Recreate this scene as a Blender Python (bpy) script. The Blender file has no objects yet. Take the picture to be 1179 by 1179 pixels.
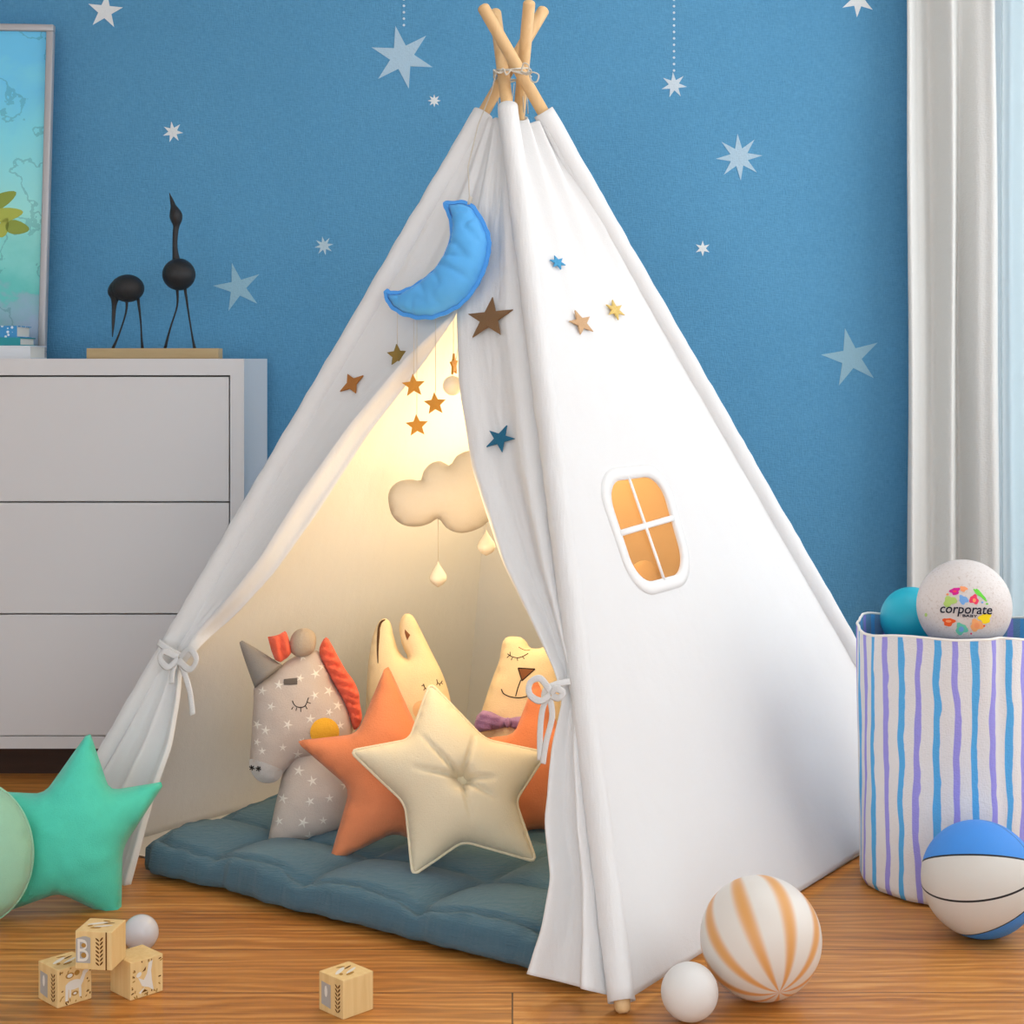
import bpy, bmesh, math, random
import numpy as np
from mathutils import Vector, Matrix, noise, geometry, Euler
from mathutils.bvhtree import BVHTree
random.seed(7)
PI = math.pi
F, CX, CY, H = 1900.0, 590.0, 413.0, 1.0      # focal length (px), vanishing point (px), camera height (m)
SC = bpy.context.scene
COL = SC.collection
CAM = Vector((0, 0, H))
WALL_Y = 4.31
UP = Vector((0, 0, 1))


def at(px, py, d):
    return Vector(((px - CX) * d / F, d, H - (py - CY) * d / F))


def gnd(px, py):
    return at(px, py, F * H / (py - CY))


def hit(px, py, o, n):
    dv = Vector(((px - CX) / F, 1, -(py - CY) / F))
    return CAM + dv * ((o - CAM).dot(n) / dv.dot(n))


def nz(x, y=0.0, z=0.0):
    return noise.noise(Vector((x, y, z)))


def sstep(a, b, x):
    t = min(max((x - a) / (b - a), 0), 1)
    return t * t * (3 - 2 * t)


# ------------------------------------------------------------------ materials
def lin(c):
    return tuple(((v / 255) / 12.92 if v / 255 <= .04045 else ((v / 255 + .055) / 1.055) ** 2.4) for v in c) + (1,)


class NT:
    def __init__(s, name):
        s.m = bpy.data.materials.new(name)
        s.m.use_nodes = True
        s.t = s.m.node_tree
        s.t.nodes.clear()
        s.out = s.n('ShaderNodeOutputMaterial')

    def n(s, typ, **kw):
        nd = s.t.nodes.new(typ)
        for k, v in kw.items():
            setattr(nd, k, v)
        return nd

    def l(s, a, b):
        s.t.links.new(a, b)

    def math(s, op, a, b=None, c=None):
        nd = s.n('ShaderNodeMath', operation=op)
        for i, v in enumerate((a, b, c)):
            if v is None:
                continue
            if isinstance(v, (int, float)):
                nd.inputs[i].default_value = v
            else:
                s.l(v, nd.inputs[i])
        return nd.outputs[0]

    def mix(s, fac, a, b, blend='MIX'):
        nd = s.n('ShaderNodeMix', data_type='RGBA', blend_type=blend)
        for sock, v in ((nd.inputs[0], fac), (nd.inputs[6], a), (nd.inputs[7], b)):
            if isinstance(v, (int, float, tuple)):
                sock.default_value = v
            else:
                s.l(v, sock)
        return nd.outputs[2]

    def noise(s, scale, detail=3, vec=None, rough=.5, dist=0):
        nd = s.n('ShaderNodeTexNoise')
        nd.inputs['Scale'].default_value = scale
        nd.inputs['Detail'].default_value = detail
        nd.inputs['Roughness'].default_value = rough
        nd.inputs['Distortion'].default_value = dist
        if vec is not None:
            s.l(vec, nd.inputs['Vector'])
        return nd.outputs['Fac']

    def obj(s):
        return s.n('ShaderNodeTexCoord').outputs['Object']

    def mapped(s, vec, scale=(1, 1, 1), rot=(0, 0, 0), loc=(0, 0, 0)):
        mp = s.n('ShaderNodeMapping')
        mp.inputs['Scale'].default_value = scale
        mp.inputs['Rotation'].default_value = rot
        mp.inputs['Location'].default_value = loc
        s.l(vec, mp.inputs['Vector'])
        return mp.outputs[0]

    def bsdf(s, color, rough=.8, bump=None, dist=.002, spec=.3, **kw):
        b = s.n('ShaderNodeBsdfPrincipled')
        if isinstance(color, tuple):
            b.inputs['Base Color'].default_value = color
        else:
            s.l(color, b.inputs['Base Color'])
        b.inputs['Roughness'].default_value = rough
        b.inputs['Specular IOR Level'].default_value = spec
        for k, v in kw.items():
            b.inputs[k].default_value = v
        if bump is not None:
            bp = s.n('ShaderNodeBump')
            bp.inputs['Distance'].default_value = dist
            bp.inputs['Strength'].default_value = 1
            s.l(bump, bp.inputs['Height'])
            s.l(bp.outputs[0], b.inputs['Normal'])
        s.l(b.outputs[0], s.out.inputs[0])
        return b

    def weave(s, scale):
        o = s.obj()
        a = s.noise(1, 2, s.mapped(o, (scale, scale * .3, scale * .3)))
        b = s.noise(1, 2, s.mapped(o, (scale * .3, scale, scale)))
        return s.math('ADD', a, b)


def fabric(name, rgb, weave=500, depth=.0012, var=.08, vscale=12, rough=.9, sheen=.15, soft=None):
    t = NT(name)
    n = t.noise(vscale, 4)
    w = t.weave(weave) if weave else t.math('MULTIPLY', t.noise(700, 2), 2)
    fac = t.math('ADD', t.math('MULTIPLY', n, .6), t.math('MULTIPLY', w, .25))
    c = lin(rgb)
    lo = tuple(v * (1 - var * 2) for v in c[:3]) + (1,)
    hi = tuple(min(v * (1 + var), .95) for v in c[:3]) + (1,)
    h = w
    if soft:
        h = t.math('ADD', w, t.math('MULTIPLY', t.noise(soft, 3), 6))
    b = t.bsdf(t.mix(fac, lo, hi), rough, h, depth, .2)
    b.inputs['Sheen Weight'].default_value = sheen
    b.inputs['Sheen Roughness'].default_value = .4
    return t.m


def plain(name, rgb, rough=.5, spec=.4, bump=None, dist=.001, **kw):
    t = NT(name)
    t.bsdf(lin(rgb), rough, t.noise(bump, 3) if bump else None, dist, spec, **kw)
    return t.m


def wood(name, c1, c2, scale=(3, 40, 40), rough=.5, grain=1.0):
    t = NT(name)
    v = t.mapped(t.obj(), scale)
    n = t.noise(1.0, 5, v, .6, .8)
    t.bsdf(t.mix(t.math('MULTIPLY', n, grain), lin(c1), lin(c2)), rough, n, .0006, .35)
    return t.m


M = {}


def build_materials():
    M['canvas'] = fabric('white_canvas', (228, 228, 228), 700, .0003, .015, 6, .95, .05, soft=22)
    M['trim_white'] = plain('white_cotton_trim', (236, 236, 235), .9, .1)
    M['cord'] = plain('white_cotton_cord', (225, 218, 205), .9, .1, 900)
    M['pole'] = wood('pale_pine', (205, 160, 105), (236, 203, 155), (60, 60, 3), .45)
    M['ribbon'] = fabric('white_ribbon', (228, 228, 228), 600, .0006, .03)
    M['mat'] = fabric('blue_linen', (84, 122, 142), 0, .0005, .10, 9, .95, .25, soft=55)
    M['w_star'] = fabric('cream_velvet', (236, 222, 192), 600, .0006, .03, 8, .9, .3)
    M['o_star'] = fabric('terracotta_cotton', (233, 142, 98), 600, .0008, .06, 10, .9, .2)
    M['t_star'] = fabric('turquoise_fleece', (88, 216, 190), 900, .0007, .06, 22, .95, .3)
    M['mint'] = fabric('mint_fleece', (156, 208, 180), 900, .0006, .04, 14, .95, .3)
    M['grey_fab'] = fabric('grey_printed_cotton', (204, 190, 180), 700, .0006, .05, 10)
    M['muzzle'] = fabric('pale_grey_cotton', (203, 198, 194), 700, .0006, .03)
    M['ear'] = fabric('taupe_cotton', (182, 166, 148), 700, .0006, .04)
    M['horn'] = fabric('silver_grey_cotton', (146, 140, 134), 700, .0006, .04)
    M['brow'] = plain('dark_grey_felt', (104, 96, 90), .9, .1)
    M['print'] = plain('white_print', (240, 236, 230), .9, .1)
    M['star_print'] = plain('cream_star_print', (236, 230, 220), .9, .1)
    M['coral'] = fabric('coral_felt', (255, 112, 84), 500, .0015, .06, 30)
    M['mustard'] = fabric('mustard_felt', (243, 186, 62), 500, .001, .04)
    M['cream'] = fabric('cream_cotton', (246, 224, 184), 600, .0006, .03)
    M['fold'] = fabric('brown_ear_lining', (92, 66, 44), 600, .0006, .05)
    M['thread'] = plain('dark_thread', (45, 40, 38), .8, .1)
    M['brown'] = plain('brown_felt', (140, 92, 62), .9, .1)
    M['peach'] = fabric('peach_felt', (248, 200, 150), 500, .0006, .03)
    M['purple'] = fabric('purple_check_cotton', (176, 140, 190), 500, .001, .2, 160)
    M['moon'] = fabric('sky_blue_satin', (98, 184, 255), 900, .0003, .03, 8, .5, .1)
    M['moon_edge'] = fabric('sky_blue_edge', (84, 166, 246), 900, .0003, .03, 8, .6)
    M['gold'] = plain('brushed_gold_card', (204, 142, 52), .4, .5, 300, .0005, Metallic=.35)
    M['olive'] = plain('olive_gold_card', (132, 110, 48), .45, .5, 300, .0005, Metallic=.35)
    M['cloud'] = fabric('cloud_felt', (212, 204, 192), 900, .0005, .02, 30)
    M['drop'] = plain('raindrop_white', (240, 230, 212), .5, .4)
    M['st_brown'] = plain('bronze_star', (140, 104, 66), .5, .4, 400)
    M['st_blue'] = plain('blue_star', (72, 168, 220), .5, .4, 400)
    M['st_tan'] = plain('tan_star', (222, 178, 132), .5, .4, 400)
    M['st_yel'] = plain('yellow_star', (240, 206, 118), .5, .4, 400)
    M['st_teal'] = plain('teal_star', (20, 112, 150), .5, .4, 400)
    M['st_org'] = plain('orange_bronze_star', (196, 126, 54), .5, .4, 400)
    M['white_lac'] = plain('white_lacquer', (222, 221, 222), .4, .4)
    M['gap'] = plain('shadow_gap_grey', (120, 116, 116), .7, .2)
    M['under_shade'] = wood('dresser_under_shade', (40, 24, 16), (72, 44, 28))  # dark brown that paints the shade beneath the dresser
    M['black'] = plain('black_cast_iron', (26, 24, 25), .42, .5, 90, .001)
    M['base_block'] = wood('sculpture_base_wood', (176, 148, 104), (206, 180, 136), (4, 30, 30))
    M['frame'] = plain('pewter_frame', (182, 180, 182), .4, .5, 60, .0005, Metallic=.3)
    M['ball_white'] = plain('white_rubber', (226, 224, 221), .45, .4)
    M['ball_glossy'] = plain('glossy_white_plastic', (212, 212, 216), .15, .5)
    M['ball_teal'] = plain('teal_rubber', (30, 172, 196), .45, .4)
    M['book_white'] = plain('book_white', (226, 228, 232), .6)
    M['book_teal'] = plain('book_teal', (40, 150, 160), .6)
    M['paper'] = plain('book_pages', (235, 230, 220), .9)
    M['tile'] = plain('grey_print', (176, 172, 166), .8, .1)
    M['motif'] = plain('white_motif', (226, 222, 212), .8, .1)
    M['burn'] = plain('burnt_line', (112, 72, 32), .8, .1)
    M['ochre'] = plain('ochre_motif', (176, 134, 70), .8, .1)
    M['block'] = wood('beech_block', (214, 176, 112), (240, 212, 156), (90, 90, 6), .6)
    M['ceiling'] = plain('ceiling_white', (240, 240, 240), .9, .1)
    M['sidewall'] = plain('pale_wall_paint', (226, 228, 228), .9, .1, 200, .001)
    M['wframe'] = plain('white_window_frame', (240, 240, 240), .4, .4)
    # blue textured wallpaper
    t = NT('blue_wallpaper')
    o = t.obj()
    w = t.math('ADD', t.noise(1, 2, t.mapped(o, (420, 420, 70))), t.noise(1, 2, t.mapped(o, (70, 420, 420))))
    big = t.noise(2.2, 3, o)
    f = t.math('ADD', t.math('MULTIPLY', w, .45), t.math('MULTIPLY', big, .25))
    t.bsdf(t.mix(f, lin((62, 122, 162)), lin((108, 172, 212))), .85, w, .0015, .15)
    M['wall'] = t.m
    # plank floor, boards along X
    t = NT('oak_plank_floor')
    o = t.obj()
    br = t.n('ShaderNodeTexBrick', offset=.4, squash=1)
    br.inputs['Scale'].default_value = 1
    br.inputs['Mortar Size'].default_value = .0014
    br.inputs['Mortar Smooth'].default_value = .1
    br.inputs['Brick Width'].default_value = 2.2
    br.inputs['Row Height'].default_value = .19
    br.inputs['Color1'].default_value = (0, 0, 0, 1)
    br.inputs['Color2'].default_value = (1, 1, 1, 1)
    br.inputs['Mortar'].default_value = (.5, .5, .5, 1)
    t.l(t.mapped(o, loc=(.002 + 3.518, -2.603 + 19 * .19, 0)), br.inputs['Vector'])
    tone = br.outputs['Color']
    mv = t.n('ShaderNodeVectorMath', operation='ADD')
    t.l(o, mv.inputs[0])
    sc2 = t.n('ShaderNodeVectorMath', operation='SCALE')
    t.l(tone, sc2.inputs[0])
    sc2.inputs['Scale'].default_value = 3.1
    t.l(sc2.outputs[0], mv.inputs[1])
    wav = t.n('ShaderNodeTexWave', wave_type='BANDS', bands_direction='Y', wave_profile='SIN')
    wav.inputs['Scale'].default_value = 9
    wav.inputs['Distortion'].default_value = 14
    wav.inputs['Detail'].default_value = 3
    wav.inputs['Detail Scale'].default_value = .9
    t.l(t.mapped(mv.outputs[0], (.28, 1.6, 1)), wav.inputs['Vector'])
    fine = t.noise(1, 5, t.mapped(mv.outputs[0], (5, 170, 1)), .65)
    med = t.noise(1, 4, t.mapped(mv.outputs[0], (1.6, 26, 1)), .6, .6)
    g = t.math('ADD', t.math('ADD', t.math('MULTIPLY', fine, .42), t.math('MULTIPLY', med, .42)), t.math('MULTIPLY', wav.outputs['Fac'], .13))
    ramp = t.n('ShaderNodeValToRGB')
    ramp.color_ramp.elements[0].position = .22
    ramp.color_ramp.elements[0].color = lin((92, 48, 10))
    ramp.color_ramp.elements[1].position = .78
    ramp.color_ramp.elements[1].color = lin((244, 190, 112))
    e = ramp.color_ramp.elements.new(.5)
    e.color = lin((190, 122, 52))
    t.l(g, ramp.inputs[0])
    tv = t.mix(t.math('MULTIPLY', tone, .22), ramp.outputs[0], lin((210, 148, 80)))
    c = t.mix(br.outputs['Fac'], tv, lin((92, 54, 26)))
    hb = t.math('SUBTRACT', g, t.math('MULTIPLY', br.outputs['Fac'], 2))
    t.bsdf(c, .36, hb, .0008, .4)
    M['floor'] = t.m
    # striped bag, stripes by angle
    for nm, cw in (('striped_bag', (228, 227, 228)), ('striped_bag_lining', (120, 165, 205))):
        t = NT(nm)
        o = t.obj()
        s = t.n('ShaderNodeSeparateXYZ')
        t.l(o, s.inputs[0])
        ang = t.math('ARCTAN2', s.outputs[1], s.outputs[0])
        cx = t.math('COSINE', ang)
        wob = t.n('ShaderNodeCombineXYZ')
        t.l(t.math('MULTIPLY', ang, 2.5), wob.inputs[0])
        t.l(t.math('MULTIPLY', s.outputs[2], 9), wob.inputs[2])
        wn = t.math('SUBTRACT', t.noise(1, 1, wob.outputs[0]), .5)
        k = t.math('MULTIPLY_ADD', ang, 32 / (2 * PI), t.math('MULTIPLY', wn, .6))
        k = t.math('ADD', k, 40.2)
        fr = t.math('FRACT', k)
        par = t.math('MODULO', t.math('FLOOR', k), 2)
        wid = t.math('MULTIPLY_ADD', t.noise(3, 2, wob.outputs[0]), .22, .24)
        edge = t.n('ShaderNodeMapRange')
        t.l(t.math('SUBTRACT', wid, fr), edge.inputs[0])
        edge.inputs[1].default_value = -.02
        edge.inputs[2].default_value = .02
        stripe = t.mix(par, lin((92, 176, 234)), lin((158, 154, 232)))
        c = t.mix(edge.outputs[0], lin(cw), stripe)
        t.bsdf(c, .8, t.weave(400), .001, .2)
        M[nm] = t.m
    # beach-ball stripes round local Z
    t = NT('orange_striped_ball')
    s = t.n('ShaderNodeSeparateXYZ')
    t.l(t.obj(), s.inputs[0])
    ang = t.math('ARCTAN2', s.outputs[1], s.outputs[0])
    wv = t.math('COSINE', t.math('MULTIPLY', ang, 9))
    mr = t.n('ShaderNodeMapRange', interpolation_type='SMOOTHSTEP')
    t.l(wv, mr.inputs[0])
    mr.inputs[1].default_value = -.15
    mr.inputs[2].default_value = 1.1
    fac = t.math('MULTIPLY', mr.outputs[0], .95)
    t.bsdf(t.mix(fac, lin((226, 220, 212)), lin((222, 158, 82))), .4, None, 0, .35)
    M['stripe_ball'] = t.m
    # blue and white basketball
    t = NT('blue_white_basketball')
    o = t.obj()
    nv = t.n('ShaderNodeVectorMath', operation='NORMALIZE')
    t.l(o, nv.inputs[0])

    def dot(v):
        d = t.n('ShaderNodeVectorMath', operation='DOT_PRODUCT')
        t.l(nv.outputs[0], d.inputs[0])
        d.inputs[1].default_value = Vector(v).normalized()
        return d.outputs['Value']
    d1, d2, d3 = dot((.07, .425, .90)), dot((-.22, -.07, .97)), dot((.505, 0, -.864))
    d4 = dot((.55, .35, .76))
    blue = t.math('MAXIMUM', t.math('GREATER_THAN', d1, .25), t.math('GREATER_THAN', d3, .53))
    c = t.mix(blue, lin((224, 221, 214)), lin((66, 148, 236)))
    for d, k, wd in ((d1, .25, .016), (d2, .06, .018), (d3, .53, .012)):
        ln = t.math('LESS_THAN', t.math('ABSOLUTE', t.math('SUBTRACT', d, k)), wd)
        c = t.mix(ln, c, lin((24, 24, 28)))
    ln = t.math('MULTIPLY', t.math('LESS_THAN', t.math('ABSOLUTE', t.math('SUBTRACT', dot((.75, .6, .25)), .45)), .012), t.math('GREATER_THAN', d1, .26))
    c = t.mix(ln, c, lin((30, 84, 150)))
    t.bsdf(c, .45, t.noise(420, 1), .0008, .35)
    M['basketball'] = t.m
    # printed ball speckle
    t = NT('speckled_white_ball')
    n1 = t.noise(38, 5, None, .7)
    rp = t.n('ShaderNodeValToRGB')
    rp.color_ramp.elements[0].position = .54
    rp.color_ramp.elements[0].color = lin((214, 207, 204))
    rp.color_ramp.elements[1].position = .72
    rp.color_ramp.elements[1].color = lin((186, 170, 160))
    t.l(n1, rp.inputs[0])
    t.bsdf(rp.outputs[0], .5, n1, .001, .35)
    M['ball_print'] = t.m
    # painting
    t = NT('turquoise_watercolour')
    o = t.obj()
    s = t.n('ShaderNodeSeparateXYZ')
    t.l(o, s.inputs[0])
    n1 = t.noise(3.2, 5, o, .6, .6)
    yy = t.math('ADD', s.outputs[1], t.math('MULTIPLY', n1, .5))
    rp = t.n('ShaderNodeValToRGB')
    els = rp.color_ramp.elements
    els[0].position = .30
    els[0].color = lin((172, 196, 222))
    els[1].position = 1.0
    els[1].color = lin((118, 212, 255))
    for p, cc in ((.385, (150, 200, 208)), (.40, (112, 214, 206)), (.62, (168, 242, 236)), (.85, (140, 232, 248))):
        e = els.new(p)
        e.color = lin(cc)
    t.l(yy, rp.inputs[0])
    vor = t.n('ShaderNodeTexNoise')
    vor.inputs['Scale'].default_value = 4
    vor.inputs['Detail'].default_value = 6
    t.l(o, vor.inputs['Vector'])
    vein = t.math('LESS_THAN', t.math('ABSOLUTE', t.math('SUBTRACT', vor.outputs['Fac'], .5)), .006)
    t.bsdf(t.mix(t.math('MULTIPLY', vein, .3), rp.outputs[0], lin((36, 120, 130))), .5, None, 0, .3)
    M['painting'] = t.m
    M['leaf1'] = plain('leaf_olive', (150, 166, 72), .6)
    M['leaf2'] = plain('leaf_lime', (182, 192, 86), .6)
    # patterned book
    t = NT('blue_dotted_cover')
    vo = t.n('ShaderNodeTexVoronoi')
    vo.inputs['Scale'].default_value = 90
    t.l(t.obj(), vo.inputs['Vector'])
    t.bsdf(t.mix(t.math('LESS_THAN', vo.outputs['Distance'], .3), lin((70, 150, 205)), lin((220, 235, 245))), .6)
    M['book_dots'] = t.m
    # curtains
    t = NT('grey_drape')
    b = t.bsdf(lin((224, 224, 221)), .9, t.weave(300), .001, .15)
    tr = t.n('ShaderNodeBsdfTranslucent')
    tr.inputs[0].default_value = lin((196, 198, 196))
    mx = t.n('ShaderNodeMixShader')
    mx.inputs[0].default_value = .18
    t.l(b.outputs[0], mx.inputs[1])
    t.l(tr.outputs[0], mx.inputs[2])
    t.l(mx.outputs[0], t.out.inputs[0])
    M['drape'] = t.m
    t = NT('white_voile')
    b = t.bsdf(lin((216, 224, 227)), .9, None, 0, .1)
    tr = t.n('ShaderNodeBsdfTranslucent')
    tr.inputs[0].default_value = lin((206, 218, 222))
    tp = t.n('ShaderNodeBsdfTransparent')
    m1, m2 = t.n('ShaderNodeMixShader'), t.n('ShaderNodeMixShader')
    m1.inputs[0].default_value = .6
    m2.inputs[0].default_value = .15
    t.l(b.outputs[0], m1.inputs[1])
    t.l(tr.outputs[0], m1.inputs[2])
    t.l(m1.outputs[0], m2.inputs[1])
    t.l(tp.outputs[0], m2.inputs[2])
    t.l(m2.outputs[0], t.out.inputs[0])
    M['voile'] = t.m
    # tan see-through window gauze
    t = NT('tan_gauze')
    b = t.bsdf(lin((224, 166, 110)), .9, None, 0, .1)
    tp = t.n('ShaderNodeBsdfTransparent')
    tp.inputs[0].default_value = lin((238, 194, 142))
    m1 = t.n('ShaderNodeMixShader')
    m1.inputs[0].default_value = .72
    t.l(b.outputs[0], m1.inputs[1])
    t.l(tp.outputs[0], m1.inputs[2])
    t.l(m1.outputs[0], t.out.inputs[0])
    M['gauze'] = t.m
    t = NT('window_glass')
    g = t.n('ShaderNodeBsdfGlossy')
    g.inputs['Roughness'].default_value = .02
    tp = t.n('ShaderNodeBsdfTransparent')
    m1 = t.n('ShaderNodeMixShader')
    m1.inputs[0].default_value = .94
    t.l(g.outputs[0], m1.inputs[1])
    t.l(tp.outputs[0], m1.inputs[2])
    t.l(m1.outputs[0], t.out.inputs[0])
    M['glass'] = t.m


build_materials()
_stick = {}


def sticker_mat(rgb):
    if rgb not in _stick:
        _stick[rgb] = fabric('wall_star_vinyl', rgb, 420, .001, .05, 20, .8, 0)
    return _stick[rgb]


# ------------------------------------------------------------------ object helpers
def link(name, data, parent=None):
    o = bpy.data.objects.new(name, data)
    COL.objects.link(o)
    if parent:
        o.parent = parent
    return o


def obj(name, bm, mats, parent=None, smooth=True, mw=None):
    me = bpy.data.meshes.new(name)
    bm.normal_update()
    bm.to_mesh(me)
    bm.free()
    for m in (mats if isinstance(mats, (list, tuple)) else [mats]):
        me.materials.append(M[m] if isinstance(m, str) else m)
    if smooth:
        me.polygons.foreach_set('use_smooth', [True] * len(me.polygons))
    o = link(name, me, parent)
    if mw is not None:
        o.matrix_world = mw
    return o


def tag(o, label, cat, group=None, kind=None):
    o['label'] = label
    o['category'] = cat
    if group:
        o['group'] = group
    if kind:
        o['kind'] = kind
    return o


def thing(name, label, cat, mw=None, group=None):
    o = link(name, None)
    o.empty_display_size = .05
    if mw is not None:
        o.matrix_world = mw
    return tag(o, label, cat, group)


def struct(name, bm, m, parent=None, smooth=False):
    o = obj(name, bm, m, parent, smooth)
    if not parent:
        o['kind'] = 'structure'
    return o


def box(bm, x0, x1, y0, y1, z0, z1, mi=0, bev=0):
    vs = [bm.verts.new((x, y, z)) for x in (x0, x1) for y in (y0, y1) for z in (z0, z1)]
    idx = [(0, 1, 3, 2), (4, 6, 7, 5), (0, 4, 5, 1), (2, 3, 7, 6), (0, 2, 6, 4), (1, 5, 7, 3)]
    fs = [bm.faces.new([vs[i] for i in f]) for f in idx]
    for f in fs:
        f.material_index = mi
    if bev:
        es = list({e for f in fs for e in f.edges})
        bmesh.ops.bevel(bm, geom=es, offset=bev, segments=2, affect='EDGES', profile=.6)
    return bm


def nbox(*a, **k):
    return box(bmesh.new(), *a, **k)


def sweep(path, rx, ry=None, normal=None, seg=8, closed=False, bm=None, mi=0, cap=True):
    bm = bm or bmesh.new()
    P = [Vector(p) for p in path]
    n = len(P)
    rxs = rx if isinstance(rx, (list, tuple)) else [rx] * n
    rys = (ry if isinstance(ry, (list, tuple)) else [ry] * n) if ry is not None else rxs
    rings = []
    ref = None
    for i in range(n):
        a = P[(i - 1) % n] if (closed or i > 0) else P[i]
        b = P[(i + 1) % n] if (closed or i < n - 1) else P[i]
        tn = (b - a).normalized()
        if normal is not None:
            sd = tn.cross(Vector(normal))
            if sd.length < 1e-5:
                sd = tn.orthogonal()
            sd.normalize()
        else:
            if ref is None:
                ref = tn.orthogonal().normalized()
            sd = (ref - tn * ref.dot(tn)).normalized()
            ref = sd
        nn = sd.cross(tn)
        rings.append([bm.verts.new(P[i] + sd * math.cos(2 * PI * k / seg) * rxs[i] + nn * math.sin(2 * PI * k / seg) * rys[i]) for k in range(seg)])
    m = n if closed else n - 1
    for i in range(m):
        r0, r1 = rings[i], rings[(i + 1) % n]
        for k in range(seg):
            f = bm.faces.new((r0[k], r0[(k + 1) % seg], r1[(k + 1) % seg], r1[k]))
            f.material_index = mi
            f.smooth = True
    if cap and not closed:
        for r in (rings[0][::-1], rings[-1]):
            f = bm.faces.new(r)
            f.material_index = mi
    return bm


def catmull(pts, sub=6, closed=True):
    P = [Vector(p) for p in pts]
    n = len(P)
    out = []
    rng = range(n) if closed else range(n - 1)
    for i in rng:
        if closed:
            p0, p1, p2, p3 = P[i - 1], P[i], P[(i + 1) % n], P[(i + 2) % n]
        else:
            p0, p1, p2, p3 = P[max(i - 1, 0)], P[i], P[i + 1], P[min(i + 2, n - 1)]
        for k in range(sub):
            t = k / sub
            out.append(.5 * ((2 * p1) + (p2 - p0) * t + (2 * p0 - 5 * p1 + 4 * p2 - p3) * t * t + (3 * p1 - p0 - 3 * p2 + p3) * t ** 3))
    if not closed:
        out.append(P[-1])
    return out


def chaikin(pts, it=3):
    P = [Vector(p) for p in pts]
    for _ in range(it):
        Q = []
        for i in range(len(P)):
            a, b = P[i], P[(i + 1) % len(P)]
            Q += [a * .75 + b * .25, a * .25 + b * .75]
        P = Q
    return P


def resample(pts, h, closed=True):
    P = np.array([(p[0], p[1]) for p in pts])
    if closed:
        P = np.vstack([P, P[:1]])
    s = np.concatenate([[0], np.cumsum(np.linalg.norm(np.diff(P, axis=0), axis=1))])
    n = max(int(round(s[-1] / h)), 8)
    q = np.linspace(0, s[-1], n, endpoint=not closed)
    return np.stack([np.interp(q, s, P[:, 0]), np.interp(q, s, P[:, 1])], 1)


def inside(poly, pts):
    x, y = pts[:, 0], pts[:, 1]
    r = np.zeros(len(pts), bool)
    n = len(poly)
    for i in range(n):
        x0, y0 = poly[i]
        x1, y1 = poly[(i + 1) % n]
        if y0 == y1:
            continue
        c = ((y0 > y) != (y1 > y)) & (x < (x1 - x0) * (y - y0) / (y1 - y0) + x0)
        r ^= c
    return r


def edge_dist(poly, pts):
    d = np.full(len(pts), 1e9)
    n = len(poly)
    for i in range(n):
        a, b = poly[i], poly[(i + 1) % n]
        ab = b - a
        t = np.clip(((pts - a) @ ab) / max(ab @ ab, 1e-12), 0, 1)
        d = np.minimum(d, np.linalg.norm(pts - (a + t[:, None] * ab), axis=1))
    return d


class Frame:
    """a tilted drawing plane: x right, y up the plane, z out towards the room"""

    def __init__(s, px, py, d, tilt=0, yaw=0, roll=0):
        o = at(px, py, d)
        R = Euler((0, 0, math.radians(yaw))).to_matrix()
        a = math.radians(tilt)
        ex = R @ Vector((1, 0, 0))
        ey = R @ Vector((0, math.sin(a), math.cos(a)))
        n = ex.cross(ey)
        if roll:
            Q = Matrix.Rotation(math.radians(roll), 3, n)
            ex, ey = Q @ ex, Q @ ey
        s.o, s.ex, s.ey, s.n = o, ex, ey, n
        s.m = Matrix((ex, ey, n)).transposed().to_4x4()
        s.m.translation = o

    def px(s, x, y):
        v = hit(x, y, s.o, s.n) - s.o
        return Vector((v.dot(s.ex), v.dot(s.ey)))

    def pts(s, L):
        return [s.px(x, y) for x, y in L]


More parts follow.
